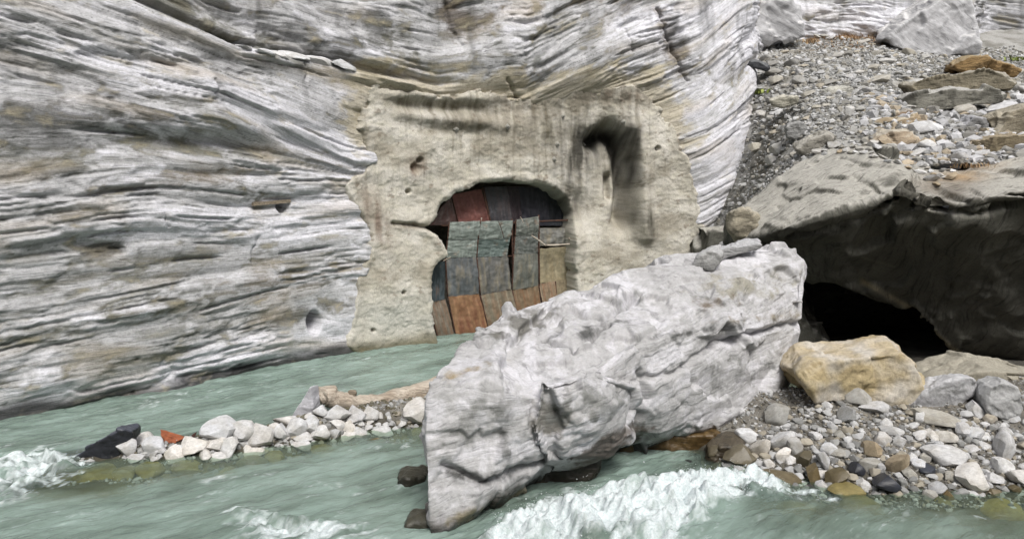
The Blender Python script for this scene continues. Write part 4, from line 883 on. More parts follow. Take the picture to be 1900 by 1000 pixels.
PAN = [  # bl, br, tr, tl (zoomed), offset from the mouth plane, colour, rust colour, rust amount
    ([(80, 300), (248, 285), (205, 135), (150, 190)], -.45, (116, 100, 96), RED, .2), ([(248, 290), (428, 290), (375, 95), (205, 125)], -.42, (128, 82, 76), (140, 92, 82), .4), ([(430, 290), (548, 290), (518, 80), (388, 85)], -.45, (78, 78, 82), (100, 82, 80), .15), ([(546, 290), (604, 290), (584, 80), (518, 80)], -.5, (60, 50, 54), DRK, 0),
    ([(602, 300), (752, 300), (748, 90), (582, 80)], -.55, (50, 50, 58), DRK, 0), ([(750, 300), (850, 300), (850, 130), (746, 100)], -.6, (46, 50, 56), DRK, 0),
    ([(185, 380), (355, 378), (368, 272), (195, 280)], -.10, GRN, RST, 0), ([(175, 480), (345, 477), (356, 380), (185, 382)], -.04, GRN, RST, 0), ([(358, 376), (535, 374), (552, 270), (370, 275)], -.10, GRN, RST, 0), ([(350, 477), (520, 470), (535, 376), (357, 378)], -.04, (86, 98, 94), RST, 0),
    ([(565, 357), (692, 353), (696, 246), (570, 266)], -.16, (98, 102, 96), RST, 0), ([(557, 457), (690, 455), (692, 355), (564, 359)], -.14, (94, 98, 94), RST, 0), ([(698, 415), (860, 402), (860, 312), (700, 312)], -.3, GRY, YLW, .1),
    ([(76, 732), (166, 712), (172, 500), (85, 512)], -.02, (62, 72, 76), RST, 0), ([(186, 697), (360, 682), (346, 478), (174, 482)], 0, (84, 88, 90), YLW, .05), ([(370, 688), (542, 656), (522, 472), (350, 478)], 0, (92, 92, 90), YLW, .05), ([(548, 662), (692, 636), (690, 456), (557, 459)], -.12, (96, 98, 92), YLW, .05), ([(700, 625), (872, 606), (860, 416), (696, 430)], -.22, (138, 130, 108), (156, 142, 112), .4),
    ([(132, 934), (222, 917), (170, 714), (78, 736)], 0, (112, 104, 92), RST, .2), ([(232, 922), (420, 905), (360, 684), (188, 698)], .03, (140, 108, 78), (116, 72, 52), .4), ([(425, 925), (600, 895), (544, 658), (370, 690)], .02, (116, 108, 92), RST, .25), ([(600, 900), (730, 870), (694, 638), (550, 664)], -.1, (130, 112, 90), (138, 90, 60), .3), ([(735, 870), (810, 850), (792, 610), (698, 627)], -.2, (136, 120, 100), (140, 96, 68), .2), ([(812, 850), (880, 840), (872, 602), (792, 612)], -.2, (140, 128, 106), YLW, .25)]
for i, (cs, off, base, ru, amt) in enumerate(PAN):
    o = link('metal_sheet', sheet([onplane(x, y, off) for x, y in cs], 22, 30, .012, 30 + i, .045, metalcol(base, ru, amt, 30 + i, -.4 if amt > .2 else 0), (.03, -.035, .05, .01)[i % 4]), M_METAL); under(o, barr)
    lf = [onplane(cs[0][0] - 2, cs[0][1], off + .02), onplane(cs[3][0] - 2, cs[3][1], off + .02)]; pts, rr = resample([lf[0], (lf[0] + lf[1]) / 2, lf[1]], [.022, .02, .022], 8)
    sm = link('seam', tube(pts, rr, 6, i, .05), mat_wood('rusty_seam', lin(48, 36, 32), lin(92, 62, 48)) if i == 0 else bpy.data.materials['rusty_seam']); sm.parent = o
M_STEEL = bpy.data.materials['rusty_seam']
for a, b, r in [((545, 262), (556, 730), .035), ((695, 240), (700, 640), .03), ((862, 262), (880, 650), .04), ((380, 85), (430, 300), .03), ((150, 300), (870, 268), .03), ((160, 480), (560, 470), .02)]:
    pts, rr = resample([onplane(*a, -.2), onplane((a[0] + b[0]) / 2, (a[1] + b[1]) / 2, -.2), onplane(*b, -.2)], [r] * 3, 8); under(link('frame_bar', tube(pts, rr, 8, 2, .05), M_STEEL), barr)
for i, pts in enumerate([[(655, 355), (700, 385), (735, 412)], [(740, 410), (850, 405), (978, 392)], [(865, 375), (900, 362), (925, 350)]]):
    p_, r_ = resample([onplane(x, y, .12) for x, y in pts], [[.02, .03, .03], [.035, .03, .015], [.06, .06, .04]][i], 12)
    o = link('driftwood_stick', tube(p_, r_, 8, i, .15), M_LOG); tag(o, ['short bare stick slanting down over the grey metal sheets', 'long bare stick jammed across the right metal sheets', 'stubby driftwood end wedged at the right jamb of the tunnel'][i], 'stick')
for i in range(7):
    y0 = 420 + i * 32; p_, r_ = resample([onplane(868 + R.uniform(-6, 8), y0, -.05), onplane(882 + R.uniform(-8, 22), y0 + 20, .02), onplane(872 + R.uniform(-4, 8), y0 + 44, -.05)], [.012, .014, .008], 8)
    under(link('bent_wire', tube(p_, r_, 6, i, .1), M_STEEL), barr)
for i, pts in enumerate([[(370, 262), (376, 256), (372, 275)], [(592, 250), (600, 262), (610, 285)], [(158, 498), (180, 486), (200, 476)], [(470, 275), (490, 330), (500, 370)]]):
    p_, r_ = resample([onplane(x, y, .05) for x, y in pts], [.012] * 3, 8); under(link('bent_wire', tube(p_, r_, 6, i, .1), M_LOG if i < 3 else M_STEEL), barr)

# rock bolts in the sprayed concrete
M_BOLT = mat_metal('bolt_steel', .5, .4)
def bolt_mesh():
    bm = bmesh.new()
    for r, h, z0, seg in ((.10, .02, 0, 4), (.06, .035, .02, 12), (.035, .06, .05, 6), (.018, .10, .08, 8)):
        bmesh.ops.create_cone(bm, cap_ends=True, segments=seg, radius1=r, radius2=r * .9, depth=h, matrix=Matrix.Translation((0, 0, z0 + h / 2)))
    me = bpy.data.meshes.new('rock_bolt'); bm.to_mesh(me); bm.free(); setcol(me, np.repeat(lin(190, 188, 180)[None], len(me.vertices), 0)); return me
bme = bolt_mesh()
for px, py in [(841, 241), (1043, 216), (1155, 227), (1031, 268), (1101, 267), (933, 236), (1023, 296), (1215, 277)]:
    uu, zz, b0, nn = wall_point(px, py); D, _, _ = shot_relief(uu, zz, np.array([float(px)]), np.array([float(py)]))
    o = link('rock_bolt', bme, M_BOLT, shot); o.location = b0 + nn * float(D[0]); o.rotation_euler = nn.to_track_quat('Z', 'Y').to_euler()

# ------------------------------------------------------------------ gravel bar on the right
M_MARBLE2 = M_BOULDER
def by(px, py, z=bed): return hit(px, py, z).y
YELS = lambda co, c, n: mixc(mixc(c, lin(206, 188, 148), np.clip(.4 + 1.5 * n, 0, .9)), lin(226, 220, 210), np.clip(.15 + 1.6 * fbm3(co / .5, 2, 333), 0, .85))
block('ochre_boulder', [(1468, 692), (1500, 672), (1550, 662), (1620, 657), (1690, 655), (1705, 668), (1719, 702), (1714, 728), (1680, 756), (1620, 752), (1540, 748), (1480, 738)], by(1600, 756) + .15, (.2, 1.3, 0), .03, 'ochre stained boulder in front of the dark hollow', lin(200, 180, 140), lin(220, 206, 180), None, .6, .5, .7, M_PLAIN, 71, 'boulder', YELS)
block('grey_boulder', [(1700, 760), (1722, 712), (1780, 692), (1832, 681), (1900, 693), (1990, 702), (1990, 770), (1890, 790)], by(1760, 752) + .9, (.2, 1.5, 0), .04, 'low rounded grey boulder at the right edge below the hollow', lin(168, 162, 146), lin(196, 190, 174), None, .5, .2, .8, M_PLAIN, 72, 'boulder')
block('sloping_rock', [(1686, 754), (1712, 728), (1748, 706), (1805, 701), (1812, 720), (1790, 745), (1750, 757), (1700, 760)], by(1740, 760) + .1, (.1, .5, 0), .022, 'pale sloping rock right of the ochre boulder', lin(200, 200, 202), lin(222, 222, 224), None, .5, .3, .4, M_PLAIN, 73)
block('grey_block', [(1822, 742), (1842, 718), (1862, 708), (1892, 722), (1896, 760), (1866, 782), (1836, 770)], by(1850, 785), (.1, .6, 0), .022, 'smooth grey four-sided block at the right edge of the bar', lin(184, 184, 184), lin(206, 206, 206), None, .3, .2, .6, M_PLAIN, 74)
RB = [  # px, py, w, h, tilt, kind, material, label
    (1588, 738, 52, 38, .3, 'A', M_TALUS, 'grey chunk leaning against the foot of the ochre boulder'), (1620, 756, 52, 26, 0, 'A', M_MIX, 'flat whitish stone before the ochre boulder'), (1740, 778, 80, 34, .2, 'A', M_MIX, 'long flat white stone in the middle of the gravel bar'), (1572, 772, 34, 30, -.5, 'A', M_MIX, 'slanting pale stone below the grey chunk by the ochre boulder'),
    (1752, 845, 76, 40, .05, 'R', M_WHITE, 'largest smooth white stone low on the gravel bar'), (1802, 886, 58, 54, 0, 'A', M_WHITE, 'angular white stone at the water, right side of the bar'), (1664, 858, 34, 46, .3, 'A', M_TAN, 'pinkish tan stone standing on the gravel bar'), (1618, 836, 32, 36, .2, 'A', M_TAN, 'brown-sided blocky stone left of the pinkish one'),
    (1862, 828, 32, 54, .3, 'R', M_WHITE, 'long upright white stone near the right edge'), (1860, 866, 38, 34, .4, 'R', M_WHITE, 'rounded white stone below the long upright one'), (1890, 884, 52, 30, .5, 'R', M_WHITE, 'white stone at the right edge close to the water'), (1786, 800, 24, 30, -.1, 'R', M_WHITE, 'egg-shaped white stone in the upper right of the bar'),
    (1810, 804, 30, 26, .2, 'R', M_WHITE, 'white stone beside the egg-shaped one on the bar'), (1756, 812, 40, 26, .1, 'A', M_MIX, 'pale grey wedge above the largest white stone'), (1654, 800, 42, 20, 0, 'A', M_MIX, 'flat grey stone in the middle of the bar'), (1642, 786, 24, 22, 0, 'R', M_MIX, 'dark round grey stone above the flat grey one'), (1808, 758, 30, 30, 0, 'A', M_WHITE, 'white corner stone left of the grey four-sided block'),
    (1786, 736, 26, 22, 0, 'A', M_WHITE, 'white stone resting on the sloping pale rock'), (1812, 733, 26, 22, .3, 'A', M_MIX, 'bluish grey stone between sloping rock and grey block'), (1442, 770, 48, 38, -.5, 'R', M_TALUS, 'rounded grey stone against the right end of the huge boulder'), (1386, 808, 42, 26, .1, 'R', M_WHITE, 'oval white stone below the huge boulder, near its right end'), (1450, 816, 46, 40, 0, 'A', M_WHITE, 'blocky white stone with dark foot right of the huge boulder'),
    (1408, 830, 36, 40, .1, 'A', M_MIX, 'bluish wet stone below the oval white one'), (1475, 828, 26, 34, 0, 'R', M_TALUS, 'round grey cobble right of the blocky white stone'), (1372, 845, 60, 36, -.3, 'A', M_WETS, 'dark brown wet rock at the foot of the huge boulder'), (1328, 838, 28, 26, 0, 'R', M_WETS, 'yellowish wet stone under the huge boulder'), (1552, 886, 42, 28, -.4, 'R', M_WETS, 'olive brown wet stone at the water on the bar'), (1508, 878, 26, 40, .4, 'A', M_WETS, 'tilted brown wet stone left of the olive one'),
    (1528, 880, 26, 16, 0, 'A', M_WHITE, 'small cream stone between two brown wet stones'), (1440, 886, 90, 30, .15, 'A', M_WETS, 'flat speckled wet rock at the edge of the rapid'), (1570, 912, 70, 26, 0, 'R', M_YEL, 'mossy flat rock awash in front of the bar'), (1646, 898, 50, 36, .1, 'A', M_DARKS, 'grey and black rock standing in the shallow water'), (1490, 850, 24, 36, .5, 'A', M_WETS, 'brown wet stone right above the flat speckled rock'), (1530, 855, 16, 40, -.5, 'A', M_MIX, 'thin bluish shard stuck upright in the gravel'), (1612, 862, 38, 26, 0, 'R', M_MIX, 'grey cobble below the brown-sided block'), (1690, 850, 22, 22, 0, 'R', M_WHITE, 'white cobble right of the pinkish stone'), (1704, 862, 28, 20, .2, 'R', M_WHITE, 'oval white cobble right of the pinkish stone foot'), (1686, 876, 30, 22, .2, 'A', M_MIX, 'pale stone at the foot of the pinkish stone'), (1720, 872, 30, 22, 0, 'A', M_DARKS, 'dark slate stone below the largest white stone'), (1590, 872, 26, 30, 0, 'A', M_DARKS, 'dark bluish stone right of the olive wet stone')]
placed = []
for px, py, w, h, ti, kd, m, lab in RB:
    stone('stone', px, py, w * 1.08, h * 1.08, bed, m, ROUND if kd == 'R' else ANG, lab, 'stones of the right gravel bar', tilt=ti); placed.append((px, py, (w + h) / 4))
EDGE = [(1340, 862), (1395, 880), (1500, 905), (1600, 912), (1700, 918), (1900, 915)]
def zone(px):
    return 'right of the huge boulder' if px < 1500 else 'below the ochre boulder' if px < 1690 else 'near the right edge'
n = 0
for _ in range(9000):
    if n >= 230: break
    px = R.uniform(1345, 1915); lo = np.interp(px, [1340, 1400, 1440, 1480, 1700, 1900], [850, 812, 770, 742, 752, 770]); hi = np.interp(px, [e[0] for e in EDGE], [e[1] for e in EDGE]) + 4
    py = lo + (hi - lo) * R.uniform(0, 1) ** .7; r = R.choice([6, 7, 8, 8, 9, 10, 11, 13]) * (1 if py > lo + 50 or px > 1690 else .7)
    if any((px - a) ** 2 + (py - b) ** 2 < (0.68 * (r + c)) ** 2 for a, b, c in placed): continue
    wet = py > hi - 14; m = (M_WETS if R.random() < .35 else M_MIX) if wet else (M_WHITE if R.random() < .65 else M_MIX)
    if stone('stone' if r >= 10 else 'FILL_bar', px, py, 2.2 * r * R.uniform(.9, 1.3), 2.2 * r * R.uniform(.65, .95), bed, m, ROUND + ANG, ('%s %s stone ' % (sname(r, 11, 13), cname(m))) + ('along the water edge of the gravel bar ' if wet else 'among many on the upper gravel bar ' if py < 810 else 'among many on the lower gravel bar ') + zone(px), 'stones of the right gravel bar', tilt=R.uniform(-.4, .4)):
        placed.append((px, py, r)); n += 1

M_WETROCK = mat_rock('wet_rock', (3.5, 18), 16, .6, .02, .3, .35)
for nm, ol, Y, dv, b, du, lab, sd_ in [
    ('wet_rock', [(1214, 900), (1230, 874), (1270, 860), (1312, 864), (1308, 888), (1260, 906)], 13.0, (0, .7, 0), (34, 36, 36), (52, 54, 54), 'black wet rock under the huge boulder beside the rapid', 151),
    ('wet_rock', [(1090, 905), (1110, 842), (1190, 808), (1330, 803), (1330, 838), (1220, 885)], 13.7, (.3, .9, .1), (96, 76, 46), (122, 100, 66), 'yellow-brown wet ledge under the middle of the huge boulder', 152),
    ('wet_rock', [(980, 918), (1000, 880), (1070, 860), (1110, 858), (1100, 890), (1040, 916)], 12.1, (.3, .8, .1), (60, 54, 44), (92, 84, 70), 'dark wet ledge below the bulge of the huge boulder', 153),
    ('wet_rock', [(1300, 872), (1310, 840), (1345, 826), (1380, 832), (1390, 860), (1350, 878)], 13.1, (.2, .6, .1), (70, 62, 50), (100, 92, 78), 'brown wet rock between the huge boulder and the gravel bar', 154),
    ('wet_rock', [(728, 912), (735, 893), (756, 886), (785, 892), (790, 915)], 12.0, (0, .6, 0), (56, 54, 46), (80, 78, 66), 'dark rock breaking the surface left of the huge boulder', 155),
    ('wet_rock', [(745, 1000), (755, 975), (780, 965), (800, 975), (800, 1005)], 10.5, (0, .5, 0), (60, 58, 48), (84, 82, 70), 'dark wet rock at the lower left foot of the huge boulder', 156)]:
    block(nm, ol, Y, dv, .026, lab, lin(*b), lin(*du), 'wet rocks round the huge boulder', .6, .4, .4, M_WETROCK, sd_)

# ------------------------------------------------------------------ slabs and stones on the scree slope
TS = [  # outline, depth, thickness vector, base, lit_dust, label
    ([(1675, 165), (1700, 150), (1760, 138), (1830, 128), (1880, 135), (1905, 150), (1900, 165), (1830, 163), (1740, 172), (1690, 188)], 24.5, (.3, 1.2, .1), (150, 142, 122), (190, 184, 170), 'long brown-edged slab high on the scree, right side'),
    ([(1770, 120), (1790, 106), (1820, 105), (1870, 118), (1900, 130), (1890, 142), (1800, 136), (1775, 130)], 26.5, (.3, 1.4, .2), (160, 132, 90), (190, 172, 140), 'ochre brown slab topmost on the right of the scree'),
    ([(1676, 190), (1710, 172), (1760, 162), (1830, 165), (1880, 170), (1860, 185), (1760, 190), (1735, 205), (1705, 212), (1685, 205)], 22.8, (.3, 1.2, .1), (140, 138, 128), (208, 206, 200), 'flat pale slab with a dark underside below the long brown-edged one'),
    ([(1840, 225), (1870, 205), (1910, 195), (1960, 200), (1960, 245), (1900, 262), (1850, 262)], 20.5, (.2, 1.2, .1), (150, 142, 124), (196, 188, 170), 'blocky brownish rock at the right edge of the scree'),
    ([(1815, 285), (1825, 260), (1880, 250), (1960, 245), (1960, 290), (1880, 296), (1830, 295)], 19.4, (.2, 1.0, .1), (140, 128, 104), (186, 172, 146), 'brown weathered rock at the right edge above the overhang'),
    ([(1650, 226), (1670, 208), (1700, 203), (1705, 215), (1690, 232), (1660, 238)], 22, (.1, .6, .1), (140, 116, 90), (206, 200, 190), 'brown-faced block left of the slabs on the scree'),
    ([(1655, 228), (1700, 212), (1720, 226), (1705, 240), (1670, 246)], 21.6, (.1, .6, .1), (196, 176, 146), (220, 210, 190), 'tan angular block beside the brown-faced one'),
    ([(1612, 268), (1640, 246), (1700, 244), (1715, 262), (1680, 272), (1630, 276)], 20.4, (.1, .7, .1), (190, 172, 148), (214, 206, 190), 'flat tan slab above the middle of the overhang'),
    ([(1780, 240), (1800, 218), (1830, 222), (1840, 240), (1815, 255), (1790, 252)], 21, (.1, .6, .1), (150, 150, 150), (200, 200, 204), 'grey angular block between the slabs and the right edge'),
    ([(1480, 280), (1500, 262), (1540, 245), (1560, 252), (1530, 272), (1500, 290)], 20.8, (.1, .7, .1), (160, 156, 146), (196, 192, 182), 'slanting grey slab at the left upper rim of the overhang'),
    ([(1460, 236), (1475, 224), (1492, 230), (1500, 246), (1485, 260), (1462, 256)], 22.6, (.1, .5, .05), (160, 160, 158), (190, 190, 188), 'large grey block at the right side of the dark gully'),
    ([(1528, 172), (1545, 162), (1575, 162), (1590, 172), (1580, 185), (1545, 186)], 25.5, (.1, .6, .1), (196, 194, 184), (210, 208, 198), 'big smooth pale stone in the middle of the scree'),
    ([(1430, 188), (1450, 180), (1480, 179), (1480, 192), (1455, 200), (1435, 198)], 25, (.1, .6, .1), (190, 186, 170), (214, 210, 196), 'cream elongated stone above the dark gully'),
    ([(1370, 118), (1400, 112), (1428, 124), (1425, 130), (1395, 126)], 28.6, (.1, .5, .1), (70, 72, 76), (130, 132, 134), 'dark thin slab beside the marble rib on the scree'),
    ([(1366, 450), (1352, 420), (1360, 395), (1385, 385), (1405, 390), (1425, 425), (1422, 446), (1395, 452)], 18.6, (.1, .8, 0), (176, 168, 148), (206, 198, 180), 'beige broken block wedged left of the overhang'),
    ([(1283, 498), (1295, 478), (1320, 462), (1342, 468), (1335, 490), (1310, 508)], 15.35, (.1, .4, .05), (170, 170, 168), (206, 206, 206), 'loose jagged rock lying on top of the huge boulder'),
    ([(1325, 470), (1370, 456), (1415, 448), (1412, 460), (1360, 472), (1330, 482)], 15.9, (.1, .4, .05), (186, 186, 186), (216, 216, 218), 'thin loose plate on the top edge of the huge boulder')]
for i, (ol, Y, dv, lab) in enumerate([([(1630, 82), (1662, 55), (1715, 20), (1760, -20), (1800, -20), (1818, 60), (1812, 96), (1745, 112), (1690, 104)], 31.5, (.5, 3, .6), 'smooth white marble outcrop at the top of the scree'), ([(1368, 98), (1380, 40), (1400, -10), (1470, -15), (1490, 30), (1496, 68), (1440, 84)], 31.0, (.5, 2.5, .4), 'pale marble tongue at the top left of the scree')]):
    block('marble_outcrop', ol, Y, dv, .05, lab, lin(206, 206, 208), lin(228, 227, 226), None, 1.2, .3, .9, M_BOULDER, 170 + i, 'rock', axis=((.8, .3, -.4), (.3, -.3, .9)))
for i, (ol, Y, dv, b, du, lab) in enumerate(TS):
    block('fallen_rock', ol, Y, dv, .03 if Y > 17 else .02, lab, lin(*b), lin(*du), 'broken rock slabs', .5, .35, .4, M_SLAB, 80 + i)
TREG = [(1385, 95), (1440, 70), (1560, 60), (1650, 55), (1760, 100), (1900, 120), (1905, 265), (1830, 295), (1740, 300), (1640, 270), (1540, 265), (1480, 285), (1440, 312), (1415, 325), (1405, 270), (1390, 180)]
def tz(px, py): return 'in the dark gully beside the marble rib' if px < 1500 and py > 190 else 'on the upper left scree' if px < 1560 else 'on the broken slabs side of the scree' if px > 1640 and py > 160 else 'on the upper middle scree'
placed = [(sum(q[0] for q in o) / len(o), sum(q[1] for q in o) / len(o), (max(q[0] for q in o) - min(q[0] for q in o)) * .33) for o, *_ in TS[:14]]
for px, py, w, h, ti, lab in [(1444, 278, 32, 24, 0, 'pale rounded cobble in the gully above the overhang'), (1432, 298, 24, 20, .3, 'pale cobble just below the rounded one in the gully'), (1404, 274, 26, 18, 0, 'grey cobble against the marble rib in the gully'), (1436, 135, 34, 16, 0, 'flat grey stone on the upper left scree'), (1468, 118, 26, 16, .1, 'pale stone at the top left of the scree'), (1480, 150, 26, 20, 0, 'grey cobble above the cream elongated stone'), (1440, 150, 24, 18, 0, 'grey stone right of the green weed'), (1576, 208, 18, 22, 0, 'small upright white stone on the scree'), (1632, 148, 40, 18, -.2, 'long pale stone on the upper middle scree'), (1790, 205, 40, 22, .1, 'pale slab fragment under the flat pale slab')]:
    stone('stone', px, py, w, h, talus, M_TALUS, ROUND if h > 18 else ANG, lab, 'stones on the scree slope', tilt=ti); placed.append((px, py, (w + h) / 4))
n = 0; pa = np.array(TREG, float)
for _ in range(20000):
    if n >= 190: break
    px, py = R.uniform(1385, 1905), R.uniform(60, 320)
    if polysd(np.array([px]), np.array([py]), TREG)[0] < 2: continue
    big = px > 1630 and py > 150
    r = R.choice([7, 8, 9, 10, 12, 14, 17, 20]) * 1.0 if big else R.choice([4, 4, 5, 5, 6, 7, 8])
    if any((px - a) ** 2 + (py - b) ** 2 < (0.72 * (r + c)) ** 2 for a, b, c in placed): continue
    q = hit(px, py, talus, 17)
    if q is None or not talus_in(q.x, q.y): continue
    m = M_TAN if (big and R.random() < .12) else (M_WHITE if big and R.random() < .55 else M_TALUS)
    if stone('stone' if r >= 7 else 'FILL_scree', px, py, 2.4 * r * R.uniform(.9, 1.5), 2.0 * r * R.uniform(.5, .85), talus, m, ANG if big or R.random() < .6 else ROUND, ('%s sharp %s rubble piece ' % (sname(r, 9, 14), cname(m)) if big else '%s %s %s stone ' % (sname(r, 8, 9), 'upper' if py < 120 else 'lower', cname(m))) + tz(px, py), 'stones on the scree slope', tilt=R.uniform(-.5, .5)):
        placed.append((px, py, r)); n += 1

# the smaller stones, past the number one would count, are joined into one object for each heap
def join_fill(key, name, label, mats):
    obs = [o for o in COL.objects if o.name.startswith(key)]; groups = []
    bm = bmesh.new(); lay = None; V, Fc, C, nv = [], [], [], 0
    for o in obs:
        me = o.data; co = np.empty(len(me.vertices) * 3, f4); me.vertices.foreach_get('co', co); co = co.reshape(-1, 3)
        Mx = np.array(Matrix.LocRotScale(o.location, o.rotation_euler, o.scale)); V.append(co @ Mx[:3, :3].T + Mx[:3, 3])
        fi = np.empty(len(me.polygons) * 3, np.int32); me.polygons.foreach_get('vertices', fi); Fc.append(fi.reshape(-1, 3) + nv); nv += len(co)
        C.append(np.repeat(mats[R.randrange(len(mats))][None] * R.uniform(.8, 1.05), len(co), 0))
        bpy.data.objects.remove(o)
    bm.free()
    me = mesh_np(name, np.concatenate(V), np.concatenate(Fc), np.concatenate(C)); me.set_sharp_from_angle(angle=math.radians(28))
    tag(link(name, me, M_GRAVEL), label, 'stones', None, 'stuff')
SC = [lin(*c, .8) for c in [(206, 206, 206), (176, 176, 174), (222, 222, 222), (150, 150, 148), (190, 182, 166)]]
join_fill('FILL_bar', 'small_stones', 'small mixed stones strewn over the right gravel bar', SC)
join_fill('FILL_scree', 'small_scree', 'small grey stones strewn over the scree slope', SC)
join_fill('FILL_narrow', 'gap_stones', 'small stones filling the gaps on the narrow river bar', SC)

# gravel: too fine to count
def pebble_cloud(name, pts, sizes, cols, label, cat, seed=0):
    r = np.random.default_rng(seed); bm = bmesh.new(); bmesh.ops.create_icosphere(bm, subdivisions=1, radius=1.0)
    v0 = np.array([v.co[:] for v in bm.verts]); f0 = np.array([[v.index for v in f.verts] for f in bm.faces]); bm.free()
    var = []
    for k in range(6):
        v = v0.copy()
        for _ in range(6):
            nn = r.normal(size=3); nn /= np.linalg.norm(nn); e = v @ nn - r.uniform(.35, .75); v = v - np.where(e > 0, e, 0)[:, None] * nn
        var.append(v)
    N = len(pts); vv = np.stack([var[i] for i in r.integers(0, 6, N)]) * (np.array(sizes)[:, None, None] * r.uniform(.55, 1.2, (N, 1, 3)))
    an = r.uniform(0, 6.28, N); c, s_ = np.cos(an), np.sin(an); x = vv[..., 0] * c[:, None] - vv[..., 1] * s_[:, None]; y = vv[..., 0] * s_[:, None] + vv[..., 1] * c[:, None]
    vv = np.stack([x, y, vv[..., 2] * .8], 2) + np.array(pts)[:, None, :]
    ff = (f0[None] + (np.arange(N) * len(v0))[:, None, None]).reshape(-1, 3)
    cc = np.repeat(np.array(cols)[r.integers(0, len(cols), N)] * r.uniform(.75, 1.1, (N, 1)), len(v0), 0)
    o = link(name, mesh_np(name, vv.reshape(-1, 3), ff, cc, None, False), M_GRAVEL); return tag(o, label, cat, None, 'stuff')
r_ = np.random.default_rng(77); pts, sz = [], []
x = r_.uniform(3.4, 12.5, 16000); y = r_.uniform(11.3, 16.3, 16000); z = bed(x, y); px, py = proj(x, y, z)
k = (z > -.12) & (px > 1330) & (px < 1990) & (x > 3.3 + 0 * y); k[9000:] &= (py[9000:] > 700)
pts = np.stack([x, y, z + .005], 1)[k]; sz = np.clip(r_.lognormal(-3.45, .5, k.sum()), .012, .085)
pebble_cloud('gravel', pts, sz, [lin(*c, .8) for c in [(190, 188, 182), (150, 150, 148), (214, 214, 214), (120, 116, 108), (172, 164, 148)]], 'fine grey gravel between the stones of the right bar', 'gravel', 1)
x = r_.uniform(6, 22, 26000); y = r_.uniform(18.5, 33.5, 26000); z = talus(x, y); px, py = proj(x, y, z); k = talus_in(x, y) & (px > 1330) & (px < 2000) & (py < 470)
pts = np.stack([x, y, z + .01], 1)[k]; sz = np.clip(r_.lognormal(-2.75, .5, k.sum()), .03, .17)
pebble_cloud('scree_gravel', pts, sz, [lin(*c, .8) for c in [(200, 200, 198), (166, 166, 164), (222, 222, 222), (140, 138, 132), (184, 180, 170)]], 'fine grey rubble covering the scree slope', 'gravel', 2)
x = r_.uniform(-8, -1.2, 5000); y = r_.uniform(12.3, 16.5, 5000); z = bed(x, y); k = z > -.22
pebble_cloud('bar_gravel', np.stack([x, y, z], 1)[k], np.clip(r_.lognormal(-3.1, .5, k.sum()), .02, .1), [lin(*c, .8) for c in [(206, 206, 204), (170, 170, 168), (130, 126, 110), (110, 104, 84)]], 'fine gravel between the stones of the narrow bar', 'gravel', 3)

# rubble lying on the top of the overhanging rock, found by looking down its real surface
from mathutils.bvhtree import BVHTree
def bvh_of(o):
    me = o.data; n = len(me.vertices); co = np.empty(n * 3, f4); me.vertices.foreach_get('co', co); co = co.reshape(n, 3) + np.array(o.location)
    return BVHTree.FromPolygons([tuple(c) for c in co.tolist()], [tuple(p.vertices) for p in me.polygons])
bv = bvh_of(cave); n = 0; placed = []
for _ in range(3000):
    if n >= 46: break
    px, py = R.uniform(1500, 1900), R.uniform(252, 345)
    if py > np.interp(px, [1500, 1600, 1700, 1740, 1800, 1900], [285, 285, 320, 345, 310, 290]): continue
    r = R.choice([5, 6, 7, 9, 11, 13]); d = Vector(ray(px, py)).normalized(); h = bv.ray_cast(cam.location, d)
    if h[0] is None or h[1].z < .4 or any((px - a) ** 2 + (py - b) ** 2 < (.7 * (r + c)) ** 2 for a, b, c in placed): continue
    k = h[0].y / F; o = link('stone', R.choice(ANG)); o.material_slots[0].link = 'OBJECT'; o.material_slots[0].material = R.choice([M_TALUS, M_WHITE, M_TALUS, M_TAN])
    o.scale = (1.3 * r * k, 1.0 * r * k, .6 * r * k); o.location = h[0] + Vector((0, 0, .3 * r * k)); o.rotation_euler = (R.uniform(-.3, .3), R.uniform(-.4, .4), R.uniform(0, 3))
    tag(o, '%s %s rubble piece on top of the overhanging rock, %s part' % (sname(r, 7, 11), cname(o.material_slots[0].material), 'left' if px < 1640 else 'middle' if px < 1760 else 'right'), 'rock', 'rubble on the overhanging rock'); placed.append((px, py, r)); n += 1

# bricks of rock lodged in the open crack of the upper left ledge
for i, (px, py, w, h, lab) in enumerate([(443, 90, 20, 11, 'smallest pale block lodged at the left end of the cliff crack'), (478, 101, 26, 14, 'pale block second from the left in the cliff crack'), (505, 103, 36, 16, 'broad pale block in the middle of the cliff crack'), (545, 107, 40, 18, 'pale block right of the broad one in the cliff crack'), (590, 114, 46, 22, 'largest pale block in the cliff crack'), (632, 122, 34, 18, 'pale block at the right end of the cliff crack')]):
    uu, zz, b0, nn = wall_point(px, py); A_, B_ = np.array([float(px)]), np.array([float(py)]); D = float((big_shape(uu, zz, A_, B_) + cliff_relief(uu, zz, A_, B_)[0])[0])
    k = b0.y / F; o = link('lodged_block', ANG[i]); o.material_slots[0].link = 'OBJECT'; o.material_slots[0].material = M_WHITE
    o.location = b0 + nn * (D - .02); o.scale = (w * k * .75, .22, h * k * .5); o.rotation_euler = (0, .15, math.atan2(-nn.x, nn.y) + math.pi); tag(o, lab, 'rock', 'blocks in the cliff crack')
